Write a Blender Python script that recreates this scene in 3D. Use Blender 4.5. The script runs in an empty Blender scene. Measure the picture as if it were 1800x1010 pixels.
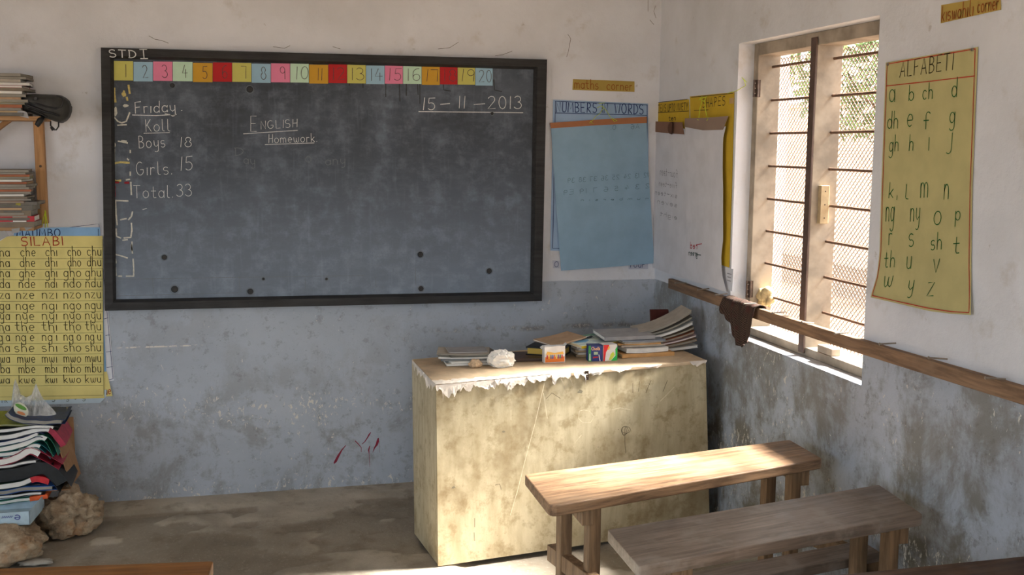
import bpy, bmesh, math, random
from mathutils import Vector, noise as mnoise
rnd = random.Random(7)
SC = bpy.context.scene
COL = SC.collection
PI = math.pi

# ------------------------------------------------------------------ camera
FPX, CY0 = 1900.0, 505.0                      # focal length in pixels of the 1800x1010 frame
YAW, PITCH, ROLL = math.radians(13.681), math.radians(7.449), math.radians(0.457)
CAM = Vector((0, 0, 1.68))
DW, XR = 5.2, 2.022                            # back wall y, right wall x
def _axes():
    cy, sy, cp, sp = math.cos(YAW), math.sin(YAW), math.cos(PITCH), math.sin(PITCH)
    f = Vector((sy*cp, cy*cp, -sp)); r = Vector((cy, -sy, 0)); u = r.cross(f)
    cr, sr = math.cos(ROLL), math.sin(ROLL)
    return cr*r + sr*u, -sr*r + cr*u, f
AXR, AXU, AXF = _axes()
cam = bpy.data.cameras.new('camera'); cam.sensor_width = 36; cam.lens = FPX/1800*36
cam.clip_start = 0.05; cam.clip_end = 300
camo = bpy.data.objects.new('camera', cam); COL.objects.link(camo)
from mathutils import Matrix
camo.matrix_world = Matrix(((AXR.x, AXU.x, -AXF.x, CAM.x), (AXR.y, AXU.y, -AXF.y, CAM.y), (AXR.z, AXU.z, -AXF.z, CAM.z), (0, 0, 0, 1)))
SC.camera = camo

# ------------------------------------------------------------------ light and exposure
SC.view_settings.view_transform = 'Standard'; SC.view_settings.look = 'None'
SC.view_settings.gamma = 1.0; SC.view_settings.use_curve_mapping = False
SC.view_settings.exposure = 0.08
world = bpy.data.worlds.new('hazy_sky'); SC.world = world; world.use_nodes = True
bg = world.node_tree.nodes['Background']; bg.inputs[0].default_value = (0.80, 0.905, 1.0, 1); bg.inputs[1].default_value = 6.0
sun = bpy.data.lights.new('sun', 'SUN'); sun.energy = 90.0; sun.angle = math.radians(16.0); sun.color = (1.0, 0.95, 0.88)
suno = bpy.data.objects.new('sun', sun); COL.objects.link(suno)
suno.rotation_euler = Vector((-1.0, -0.05, -1.06)).to_track_quat('-Z', 'Y').to_euler()
suno.location = (6, 3, 7)
def portal(loc, rot, sx, sy):                  # tells the renderer where the openings are
    l = bpy.data.lights.new('opening_portal', 'AREA'); l.shape = 'RECTANGLE'; l.size = sx; l.size_y = sy
    l.cycles.is_portal = True
    o = bpy.data.objects.new('opening_portal', l); COL.objects.link(o); o.location = loc; o.rotation_euler = rot
portal((2.30, 3.77, 1.49), (0, PI/2, 0), 1.3, 1.1)      # area lights shine along local -Z
portal((2.30, 0.9, 1.49), (0, PI/2, 0), 1.3, 1.6)
portal((-3.35, 2.4, 1.5), (0, -PI/2, 0), 1.4, 1.5)
portal((-3.35, 0.4, 1.5), (0, -PI/2, 0), 1.4, 1.8)
portal((-0.6, -3.15, 1.1), (PI/2, 0, 0), 1.6, 2.2)

# ------------------------------------------------------------------ pixel helpers
def ray(px, py): return AXF + AXR*((px-900)/FPX) - AXU*((py-CY0)/FPX)
def at_y(px, py, y=DW): v = ray(px, py); return CAM + v*(y/v.y)
def at_x(px, py, x=XR): v = ray(px, py); return CAM + v*(x/v.x)
def at_z(px, py, z=0.0): v = ray(px, py); return CAM + v*((z-CAM.z)/v.z)
def lerp(a, b, t): return a + (b-a)*t

# ------------------------------------------------------------------ object helpers
def tag(o, label=None, cat=None, group=None, kind=None):
    if label: o['label'] = label
    if cat: o['category'] = cat
    if group: o['group'] = group
    if kind: o['kind'] = kind
    return o
def wloc(o):
    v = Vector(o.location)
    while o.parent: o = o.parent; v = v + Vector(o.location)
    return v
def empty(name, loc, label, cat, group=None):
    o = bpy.data.objects.new(name, None); COL.objects.link(o); o.location = loc; o.empty_display_size = 0.05
    return tag(o, label, cat, group)
def mesh(name, verts, faces, mat, parent=None, origin=None, smooth=False, mats=None, fmat=None):
    vs = [Vector(v) for v in verts]
    if origin is None:
        lo = Vector((min(v.x for v in vs), min(v.y for v in vs), min(v.z for v in vs)))
        hi = Vector((max(v.x for v in vs), max(v.y for v in vs), max(v.z for v in vs)))
        origin = Vector(((lo.x+hi.x)/2, (lo.y+hi.y)/2, lo.z))
    origin = Vector(origin)
    me = bpy.data.meshes.new(name)
    me.from_pydata([tuple(v-origin) for v in vs], [], faces)
    bm = bmesh.new(); bm.from_mesh(me); bmesh.ops.recalc_face_normals(bm, faces=bm.faces); bm.to_mesh(me); bm.free()
    for m in (mats or [mat]): me.materials.append(m)
    if fmat:
        for p, i in zip(me.polygons, fmat): p.material_index = i
    if smooth:
        for p in me.polygons: p.use_smooth = True
    o = bpy.data.objects.new(name, me); COL.objects.link(o)
    if parent is not None:
        o.parent = parent; o.location = origin - wloc(parent)
    else: o.location = origin
    return o
def bevel(o, w=0.004, seg=2, angle=40):
    m = o.modifiers.new('bevel', 'BEVEL'); m.width = w; m.segments = seg; m.limit_method = 'ANGLE'; m.angle_limit = math.radians(angle)
    return o
class MB:                                      # collects shapes into one mesh
    def __init__(s): s.v = []; s.f = []; s.m = []; s.mi = 0
    def add(s, vs, fs):
        n = len(s.v); s.v += [Vector(v) for v in vs]; s.f += [tuple(n+i for i in f) for f in fs]; s.m += [s.mi]*len(fs); return s
    def hexa(s, p):                            # 8 points: bottom loop 0-3, top loop 4-7
        return s.add(p, [(3,2,1,0), (4,5,6,7), (0,1,5,4), (1,2,6,5), (2,3,7,6), (3,0,4,7)])
    def box(s, x0, x1, y0, y1, z0, z1):
        return s.hexa([(x0,y0,z0), (x1,y0,z0), (x1,y1,z0), (x0,y1,z0), (x0,y0,z1), (x1,y0,z1), (x1,y1,z1), (x0,y1,z1)])
    def beam(s, a, b, w, h, up=(0,0,1)):
        a, b = Vector(a), Vector(b); d = (b-a).normalized(); up = Vector(up)
        sd = d.cross(up)
        if sd.length < 1e-4: sd = d.cross(Vector((1,0,0)))
        sd.normalize(); u2 = sd.cross(d); sd *= w/2; u2 *= h/2
        return s.hexa([a-sd-u2, a+sd-u2, b+sd-u2, b-sd-u2, a-sd+u2, a+sd+u2, b+sd+u2, b-sd+u2])
    def tube(s, pts, r, n=8, cap=True):
        pts = [Vector(p) for p in pts]; rs = r if isinstance(r, (list, tuple)) else [r]*len(pts)
        base = len(s.v); prev = None; vs = []
        for i, p in enumerate(pts):
            t = (pts[min(i+1, len(pts)-1)] - pts[max(i-1, 0)])
            if t.length < 1e-9: t = Vector((0,0,1))
            t.normalize()
            if prev is None:
                prev = t.orthogonal().normalized()
            prev = (prev - t*prev.dot(t))
            if prev.length < 1e-6: prev = t.orthogonal()
            prev.normalize(); bn = t.cross(prev)
            for k in range(n):
                a = 2*PI*k/n; vs.append(p + (prev*math.cos(a) + bn*math.sin(a))*rs[i])
        fs = []
        for i in range(len(pts)-1):
            for k in range(n):
                fs.append((i*n+k, i*n+(k+1)%n, (i+1)*n+(k+1)%n, (i+1)*n+k))
        if cap:
            fs.append(tuple(range(n))[::-1]); fs.append(tuple((len(pts)-1)*n+k for k in range(n)))
        return s.add(vs, fs)
    def disc(s, c, nrm, r, n=16, h=0.002):     # short cylinder standing on a surface
        c = Vector(c); nrm = Vector(nrm).normalized()
        return s.tube([c, c+nrm*h], [r, r*0.8], n)
    def grid(s, P, nu, nv):                    # P(u,v) -> point
        vs = [P(i/nu, j/nv) for j in range(nv+1) for i in range(nu+1)]
        fs = [(j*(nu+1)+i, j*(nu+1)+i+1, (j+1)*(nu+1)+i+1, (j+1)*(nu+1)+i) for j in range(nv) for i in range(nu)]
        return s.add(vs, fs)
    def slab(s, P, Q, nu, nv):                 # closed slab between two surfaces
        n1 = (nu+1)*(nv+1)
        vs = [P(i/nu, j/nv) for j in range(nv+1) for i in range(nu+1)] + [Q(i/nu, j/nv) for j in range(nv+1) for i in range(nu+1)]
        id_ = lambda i, j, k=0: k*n1 + j*(nu+1) + i
        fs = [(id_(i,j), id_(i+1,j), id_(i+1,j+1), id_(i,j+1)) for j in range(nv) for i in range(nu)]
        fs += [(id_(i,j,1), id_(i,j+1,1), id_(i+1,j+1,1), id_(i+1,j,1)) for j in range(nv) for i in range(nu)]
        for i in range(nu):
            fs.append((id_(i,0), id_(i,0,1), id_(i+1,0,1), id_(i+1,0))); fs.append((id_(i,nv), id_(i+1,nv), id_(i+1,nv,1), id_(i,nv,1)))
        for j in range(nv):
            fs.append((id_(0,j), id_(0,j+1), id_(0,j+1,1), id_(0,j,1))); fs.append((id_(nu,j), id_(nu,j,1), id_(nu,j+1,1), id_(nu,j+1)))
        return s.add(vs, fs)
    def build(s, name, mat, parent=None, origin=None, smooth=False, mats=None):
        return mesh(name, s.v, s.f, mat, parent, origin, smooth, mats, s.m if mats else None)

# ------------------------------------------------------------------ materials
class NT:
    def __init__(s, name):
        s.mat = bpy.data.materials.new(name); s.mat.use_nodes = True
        s.t = s.mat.node_tree; s.b = s.t.nodes['Principled BSDF']
    def n(s, typ, **kw):
        x = s.t.nodes.new(typ)
        for k, v in kw.items(): setattr(x, k, v)
        return x
    def put(s, sock, v):
        if v is None: return
        if hasattr(v, 'is_linked') or isinstance(v, bpy.types.NodeSocket): s.t.links.new(v, sock)
        else:
            if isinstance(v, (tuple, list)) and len(v) == 3 and sock.type == 'RGBA': v = (*v, 1)
            sock.default_value = v
    def coord(s, kind='Object', scale=(1,1,1), rot=(0,0,0), loc=(0,0,0)):
        c = s.n('ShaderNodeTexCoord'); m = s.n('ShaderNodeMapping')
        m.inputs['Scale'].default_value = scale; m.inputs['Rotation'].default_value = rot; m.inputs['Location'].default_value = loc
        s.t.links.new(c.outputs[kind], m.inputs[0]); return m.outputs[0]
    def noise(s, vec, scale, detail=4, rough=0.55, dist=0.0):
        x = s.n('ShaderNodeTexNoise'); s.put(x.inputs['Vector'], vec)
        x.inputs['Scale'].default_value = scale; x.inputs['Detail'].default_value = detail
        x.inputs['Roughness'].default_value = rough; x.inputs['Distortion'].default_value = dist
        return x.outputs['Fac']
    def voro(s, vec, scale):
        x = s.n('ShaderNodeTexVoronoi'); s.put(x.inputs['Vector'], vec); x.inputs['Scale'].default_value = scale
        return x.outputs['Distance']
    def math(s, op, a, b=None, c=None, clamp=False):
        x = s.n('ShaderNodeMath', operation=op, use_clamp=clamp); s.put(x.inputs[0], a); s.put(x.inputs[1], b)
        if c is not None: s.put(x.inputs[2], c)
        return x.outputs[0]
    def step(s, v, lo, hi, a=0.0, b=1.0):      # smooth range map
        x = s.n('ShaderNodeMapRange', interpolation_type='SMOOTHSTEP'); s.put(x.inputs[0], v)
        x.inputs[1].default_value = lo; x.inputs[2].default_value = hi; x.inputs[3].default_value = a; x.inputs[4].default_value = b
        return x.outputs[0]
    def mix(s, f, a, b, blend='MIX'):
        x = s.n('ShaderNodeMix', data_type='RGBA', blend_type=blend)
        s.put(x.inputs['Factor'], f); s.put(x.inputs[6], a); s.put(x.inputs[7], b); return x.outputs[2]
    def sep(s, vec):
        x = s.n('ShaderNodeSeparateXYZ'); s.put(x.inputs[0], vec); return x.outputs
    def bump(s, h, strength=0.3, dist=0.01):
        x = s.n('ShaderNodeBump'); x.inputs['Strength'].default_value = strength; x.inputs['Distance'].default_value = dist
        s.put(x.inputs['Height'], h); s.t.links.new(x.outputs[0], s.b.inputs['Normal'])
    def done(s, col, rough=0.8, spec=0.3, metal=0.0):
        s.put(s.b.inputs['Base Color'], col); s.put(s.b.inputs['Roughness'], rough)
        s.b.inputs['Specular IOR Level'].default_value = spec; s.b.inputs['Metallic'].default_value = metal
        return s.mat
def S(r, g, b):                                # display colour (0-255) to linear
    f = lambda c: (c/255/12.92) if c/255 <= 0.04045 else ((c/255+0.055)/1.055)**2.4
    return (f(r), f(g), f(b))
_cache = {}
def plain(name, col, rough=0.8, spec=0.3, var=0.12, scale=30.0, metal=0.0):
    if name in _cache: return _cache[name]
    t = NT(name); v = t.coord(); n = t.noise(v, scale, 4)
    dark = tuple(c*(1-var) for c in col); light = tuple(min(1, c*(1+var)) for c in col)
    m = t.done(t.mix(t.step(n, 0.3, 0.7), dark, light), rough, spec, metal); _cache[name] = m; return m

def wall_material(name, axis, dirt, zb):
    t = NT(name); v = t.coord(); x, y, z = t.sep(v)
    h = {'x': x, 'y': y}[axis]
    big = t.noise(v, 1.7, 5, 0.6); mid = t.noise(v, 7, 6, 0.65); fine = t.noise(v, 45, 5, 0.7)
    vs = t.coord(scale=(3, 3, 1)); streak = t.noise(vs, 5, 5, 0.65)
    # whitewash
    white = t.mix(t.step(big, 0.35, 0.7), S(217, 220, 227), S(201, 203, 208))
    white = t.mix(t.math('MULTIPLY', t.step(mid, 0.56, 0.75), 0.45), white, S(176, 170, 160))
    white = t.mix(t.math('MULTIPLY', t.step(t.noise(v, 17, 4, 0.6), 0.70, 0.76), 0.4), white, S(140, 132, 120))
    # blue grey gloss paint with grime
    blue = t.mix(t.step(big, 0.3, 0.7), S(176, 184, 195), S(160, 168, 178))
    blotn = t.noise(v, 4.2, 6, 0.72, 0.3)
    low = t.step(t.math('ADD', z, t.math('MULTIPLY', t.math('SUBTRACT', big, 0.5), 1.0)), 0.15, 0.85, 1.0, 0.0)
    grime = t.math('MULTIPLY', t.step(t.math('ADD', t.math('MULTIPLY', blotn, 0.75), t.math('MULTIPLY', streak, 0.25)), 0.50-0.05*dirt, 0.60), t.math('ADD', t.math('MULTIPLY', low, 0.34), 0.42*dirt), clamp=True)
    blue = t.mix(grime, blue, S(124, 120, 110) if dirt < 1 else S(110, 105, 92))
    blue = t.mix(t.math('MULTIPLY', t.step(t.noise(v, 21, 6, 0.75), 0.54, 0.66), 0.32+0.12*dirt), blue, S(108, 106, 100))
    speck = t.math('MULTIPLY', t.step(fine, 0.60, 0.70), 0.45)
    blue = t.mix(speck, blue, S(105, 103, 98))
    # chips showing the white plaster
    chipn = t.noise(t.coord(scale=(1, 1, 0.55)), 55, 4, 0.7, 0.6); zone = t.noise(v, 3.2, 3, 0.6)
    band = t.step(t.math('ABSOLUTE', t.math('SUBTRACT', z, 0.42)), 0.0, 0.14, 0.085, 0.0)
    band2 = t.step(z, 0.02, 0.14, 0.09, 0.0)
    lvl = t.math('ADD', t.math('ADD', chipn, t.math('MULTIPLY', t.math('SUBTRACT', zone, 0.5), 0.28)), t.math('ADD', band, band2))
    chip = t.math('MULTIPLY', t.step(lvl, 0.675-0.012*dirt, 0.705-0.012*dirt), 0.9)
    if axis == 'x':                            # long horizontal scrape left by a removed rail
        zz = t.math('ABSOLUTE', t.math('SUBTRACT', t.math('SUBTRACT', z, 0.775), t.math('MULTIPLY', t.math('SUBTRACT', big, 0.5), 0.05)))
        on = t.math('MULTIPLY', t.math('MULTIPLY', t.step(zz, 0.002, 0.020, 1.0, 0.0), t.step(x, 0.72, 0.95)), t.step(t.noise(v, 9, 4, 0.7), 0.40, 0.58))
        sc = t.math('MULTIPLY', on, t.step(t.noise(v, 70, 4, 0.8), 0.52, 0.60))
        blue = t.mix(t.math('MULTIPLY', on, 0.65), blue, S(116, 108, 98))
        chip = t.math('MAXIMUM', chip, t.math('MULTIPLY', sc, 0.75))
        zl = t.step(t.math('ABSOLUTE', t.math('SUBTRACT', z, 0.742)), 0.002, 0.005, 1.0, 0.0)
        on2 = t.math('MULTIPLY', zl, t.math('MULTIPLY', t.step(x, -0.62, -0.58), t.step(x, -0.25, -0.22, 1.0, 0.0)))
        chip = t.math('MAXIMUM', chip, t.math('MULTIPLY', on2, t.step(t.noise(v, 40, 2, 0.6), 0.42, 0.55)))
    blue = t.mix(chip, blue, S(214, 210, 200))
    edge = t.math('ADD', z, t.math('MULTIPLY', t.math('SUBTRACT', mid, 0.5), 0.012))
    isw = t.step(edge, zb-0.003, zb+0.003)
    col = t.mix(isw, blue, white)
    t.bump(t.math('ADD', t.math('ADD', t.math('MULTIPLY', mid, 0.6), t.math('MULTIPLY', big, 1.2)), t.math('MULTIPLY', fine, 0.2)), 0.55, 0.012)
    return t.done(col, t.mix(isw, (0.5,)*3, (0.9,)*3), 0.35)
def wood_material(name, dark, light, angle=0.0, rough=0.42, wear=None, grain=26.0, spec=0.45, along='x'):
    t = NT(name); v = t.coord(scale=(1.0, 1.0, 1.0), rot=(0, 0, -angle))
    vs = t.n('ShaderNodeMapping'); vs.inputs['Scale'].default_value = (0.07, 1, 1) if along == 'x' else (1, 1, 0.07); t.t.links.new(v, vs.inputs[0]); vs = vs.outputs[0]
    g1 = t.noise(vs, grain*2.2, 5, 0.65, 0.4); g2 = t.noise(vs, grain*0.5, 3, 0.5, 0.3); blot = t.noise(v, 9, 4, 0.6)
    col = t.mix(t.step(g1, 0.3, 0.7), dark, light)
    col = t.mix(t.math('MULTIPLY', t.step(g2, 0.5, 0.75), 0.5), col, tuple(c*0.55 for c in dark))
    if wear: col = t.mix(t.math('MULTIPLY', t.step(blot, 0.5, 0.72), 0.55), col, wear)
    t.bump(g1, 0.25, 0.003)
    return t.done(col, t.mix(t.step(blot, 0.35, 0.7), (rough,)*3, (rough+0.2,)*3), spec)
M = {}
M['wall_back'] = wall_material('painted_plaster_back', 'x', 0.4, 1.008)
M['wall_right'] = wall_material('painted_plaster_right', 'y', 1.7, 1.008)
M['wall_other'] = wall_material('painted_plaster_other', 'y', 0.6, 1.008)
M['reveal'] = plain('whitewashed_reveal', S(232, 228, 220), 0.9, 0.2, 0.1, 14)
def floor_material():
    t = NT('worn_cement'); v = t.coord(); big = t.noise(v, 1.3, 5, 0.6, 0.5); mid = t.noise(v, 8, 6, 0.65); fine = t.noise(v, 70, 4, 0.7)
    col = t.mix(t.step(big, 0.38, 0.62), S(152, 142, 127), S(194, 185, 170))
    col = t.mix(t.math('MULTIPLY', t.step(t.sep(v)[2], -0.009, -0.003, 1.0, 0.0), 0.55), col, S(124, 113, 98))
    col = t.mix(t.math('MULTIPLY', t.step(mid, 0.5, 0.7), 0.5), col, S(118, 106, 90))
    col = t.mix(t.math('MULTIPLY', t.step(fine, 0.55, 0.7), 0.3), col, S(206, 198, 182))
    t.bump(t.math('ADD', mid, t.math('MULTIPLY', fine, 0.3)), 0.5, 0.01)
    return t.done(col, 0.8, 0.3)
M['floor'] = floor_material()
M['dark_wood'] = wood_material('dark_frame_wood', S(28, 28, 29), S(45, 45, 46), 0, 0.6)
M['rail'] = wood_material('raw_rail_wood', S(106, 82, 62), S(152, 120, 92), PI/2, 0.7, S(140, 116, 94))
M['shelf'] = wood_material('pale_shelf_wood', S(150, 112, 74), S(192, 152, 108), 0, 0.7)
M['post'] = wood_material('pale_post_wood', S(158, 118, 80), S(190, 148, 104), 0, 0.7, None, 26, 0.3, 'z')
M['frame_wood'] = plain('weathered_window_wood', S(152, 141, 126), 0.75, 0.3, 0.28, 9)
M['steel'] = plain('rusty_steel', S(112, 84, 66), 0.6, 0.4, 0.25, 40)
M['dark_steel'] = plain('dark_hinge_steel', S(74, 58, 48), 0.5, 0.5, 0.3, 50, 0.5)
M['nail'] = plain('nail_steel', S(150, 138, 126), 0.4, 0.5, 0.2, 60, 0.7)
M['mesh_steel'] = plain('expanded_metal', S(128, 106, 92), 0.55, 0.5, 0.2, 40)
def board_material():
    t = NT('blackboard_paint'); v = t.coord(); vs = t.coord(scale=(0.5, 1, 1.3)); vv = t.coord(scale=(6, 1, 0.5))
    x, y, z = t.sep(v); big = t.noise(v, 2.6, 5, 0.62); sm = t.noise(vs, 22, 5, 0.7); ver = t.noise(vv, 8, 3, 0.5); fine = t.noise(v, 120, 3, 0.8)
    lowz = t.step(t.math('ADD', z, t.math('MULTIPLY', t.math('SUBTRACT', big, 0.5), 0.9)), 0.02, 0.85, 0.42, 0.03)       # paler towards the foot of the board
    f = t.math('ADD', t.math('MULTIPLY', t.step(big, 0.35, 0.72), 0.20), t.math('MULTIPLY', t.step(sm, 0.45, 0.70), 0.07))
    f = t.math('ADD', f, lowz); f = t.math('ADD', f, t.math('MULTIPLY', t.step(ver, 0.55, 0.75), 0.08)); f = t.math('ADD', f, t.math('MULTIPLY', t.step(t.noise(v, 11, 6, 0.7), 0.45, 0.72), 0.20))
    f = t.math('ADD', f, t.math('MULTIPLY', t.step(fine, 0.6, 0.8), 0.10), clamp=True)
    col = t.mix(f, S(50, 55, 62), S(146, 160, 178))
    return t.done(col, 0.72, 0.3)
M['board'] = board_material()
def chalk_material(name, col, a):
    t = NT(name); v = t.coord(); n = t.noise(v, 260, 3, 0.8)
    m = t.done(t.mix(t.step(n, 0.3, 0.62), tuple(c*a for c in col), col), 0.95, 0.1); return m
M['chalk'] = chalk_material('white_chalk', S(220, 222, 222), 0.6)
M['chalk_faint'] = chalk_material('rubbed_chalk', S(118, 124, 130), 0.65)
M['residue'] = plain('torn_card_residue', S(196, 196, 186), 0.9, 0.2, 0.2, 80)
M['residue_y'] = plain('torn_yellow_residue', S(190, 174, 110), 0.9, 0.2, 0.2, 80)
M['residue_r'] = plain('torn_red_residue', S(140, 44, 50), 0.9, 0.2, 0.2, 80)
M['plywood'] = None
def plywood():
    t = NT('stained_plywood'); v = t.coord(); vv = t.coord(scale=(2.2, 2.2, 0.5))
    g = t.noise(vv, 9, 5, 0.6); big = t.noise(v, 3.0, 5, 0.65); fine = t.noise(v, 60, 4, 0.75)
    col = t.mix(t.step(g, 0.25, 0.75), S(178, 163, 130), S(207, 195, 164))
    col = t.mix(t.math('MULTIPLY', t.step(t.noise(v, 14, 6, 0.7), 0.48, 0.68), 0.6), col, S(142, 120, 82))
    col = t.mix(t.math('MULTIPLY', t.step(big, 0.46, 0.68), 0.6), col, S(128, 106, 70))
    col = t.mix(t.math('MULTIPLY', t.step(fine, 0.62, 0.72), 0.35), col, S(104, 90, 66))
    t.bump(fine, 0.2, 0.002)
    return t.done(col, 0.6, 0.35)
M['plywood'] = plywood()
M['tabletop'] = plain('worn_table_top', S(206, 182, 150), 0.6, 0.35, 0.12, 18)
M['torn'] = plain('torn_plastic_cover', S(226, 216, 204), 0.5, 0.4, 0.12, 25)
ANG1 = math.radians(13.0)
M['bench'] = wood_material('bench_wood', S(106, 82, 62), S(170, 136, 104), ANG1, 0.34, S(152, 126, 100))
M['bench_sheen'] = wood_material('sheen_bench_wood', S(106, 92, 80), S(148, 131, 117), ANG1, 0.32, S(166, 156, 146))  # grey window sheen is mixed into this lighter wood colour
M['bench_dark'] = wood_material('dark_bench_wood', S(70, 50, 38), S(104, 78, 58), 0.08, 0.5)
M['bench_warm'] = wood_material('warm_bench_wood', S(122, 78, 34), S(160, 108, 54), -0.12, 0.45)
M['leg'] = wood_material('leg_wood', S(104, 82, 60), S(150, 122, 92), 0, 0.6, None, 26, 0.4, 'z')
M['rock'] = None
def rock():
    t = NT('coral_rock'); v = t.coord(); n = t.noise(v, 9, 6, 0.7); f = t.noise(v, 45, 5, 0.75); vo = t.voro(v, 30)
    col = t.mix(t.step(n, 0.35, 0.65), S(150, 128, 104), S(196, 178, 152))
    col = t.mix(t.math('MULTIPLY', t.step(t.noise(v, 6, 4, 0.6), 0.55, 0.7), 0.7), col, S(168, 112, 58))
    col = t.mix(t.math('MULTIPLY', t.step(f, 0.56, 0.7), 0.7), col, S(96, 76, 66))
    t.bump(t.math('ADD', f, t.math('MULTIPLY', vo, 0.7)), 0.9, 0.012)
    return t.done(col, 0.95, 0.15)
M['rock'] = rock()
def paper(name, col, var=0.06): return plain(name, col, 0.9, 0.2, var, 9)
def ink(name, col): return plain(name, col, 0.8, 0.2, 0.15, 90)
# ------------------------------------------------------------------ the room shell
CEIL = 3.1
def struct(o): o['kind'] = 'structure'; return o
def shell_wall(name, axis, a0, a1, t0, t1, holes, mat):
    """wall running along `axis` from a0 to a1, thickness t0..t1, with rectangular openings (a,b,z0,z1)"""
    b = MB()
    def bx(u0, u1, z0, z1):
        if u1-u0 < 1e-4 or z1-z0 < 1e-4: return
        if axis == 'x': b.box(u0, u1, t0, t1, z0, z1)
        else: b.box(t0, t1, u0, u1, z0, z1)
    u = a0
    for (h0, h1, z0, z1) in sorted(holes):
        bx(u, h0, 0, CEIL); bx(h0, h1, 0, z0); bx(h0, h1, z1, CEIL); u = h1
    bx(u, a1, 0, CEIL)
    return struct(b.build(name, mat, origin=(0, 0, 0)))
WY0, WY1, WZ0, WZ1 = 3.24, 4.295, 0.878, 2.115
wall_back = shell_wall('wall_back', 'x', -3.5, XR+0.24, DW, DW+0.24, [], M['wall_back'])
wall_right = shell_wall('wall_right', 'y', -3.1, DW, XR, XR+0.24, [(WY0, WY1, WZ0, WZ1), (0.1, 1.7, 0.9, 2.1)], M['wall_right'])
shell_wall('wall_left', 'y', -3.1, DW, -3.5, -3.3, [(-0.5, 1.3, 0.8, 2.2), (1.65, 3.15, 0.8, 2.2)], M['wall_other'])
shell_wall('wall_front', 'x', -3.5, XR+0.24, -3.3, -3.1, [(-1.7, 0.5, 0.0, 2.3)], M['wall_other'])
b = MB(); b.box(-3.5, XR+0.24, -3.3, DW+0.24, CEIL, CEIL+0.12)
struct(b.build('ceiling', plain('ceiling_boards', S(206, 202, 194), 0.9, 0.2, 0.08, 3), origin=(0, 0, 0)))

def floor_h(x, y):
    p = Vector((x*1.15+3.1, y*1.5+1.7, 0.3))
    n = mnoise.fractal(p, 0.9, 2.1, 4) + 0.25*mnoise.noise(Vector((x*7, y*7, 2)))
    k = max(0, min(1, (n-0.02)/0.05)); k = k*k*(3-2*k)
    n2 = mnoise.fractal(Vector((x*0.9-5, y*1.9+8, 1.3)), 0.9, 2.0, 4)
    k2 = max(0, min(1, (n2-0.12)/0.05)); k2 = k2*k2*(3-2*k2)
    h = -0.011*k - 0.009*k2 + 0.002*mnoise.noise(Vector((x*12, y*12, 5)))
    d = DW - y                                 # cement fillet along the wall
    if d < 0.17: h = max(h, 0.012*(1-max(0, d-0.10)/0.07)) if d > 0.10 else 0.012
    return min(h, 0.013)
b = MB()
FX0, FX1, FY0, FY1 = -3.4, XR+0.1, -3.2, DW+0.1
NX, NY = 184, 280
b.grid(lambda u, v: (lerp(FX0, FX1, u), lerp(FY0, FY1, v), floor_h(lerp(FX0, FX1, u), lerp(FY0, FY1, v))), NX, NY)
struct(b.build('floor', M['floor'], origin=(0, 0, 0), smooth=True))

# outside: bare sunlit yard
t = NT('dry_yard_soil'); v = t.coord(); n = t.noise(v, 1.2, 5, 0.6)
yard_m = t.done(t.mix(n, S(112, 94, 78), S(138, 120, 100)), 0.95, 0.1)
b = MB(); b.grid(lambda u, v: (lerp(-40, 60, u), lerp(-40, 50, v), -0.12), 4, 4)
yard = b.build('yard_ground', yard_m, origin=(0, 0, -0.12)); struct(yard)

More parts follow.
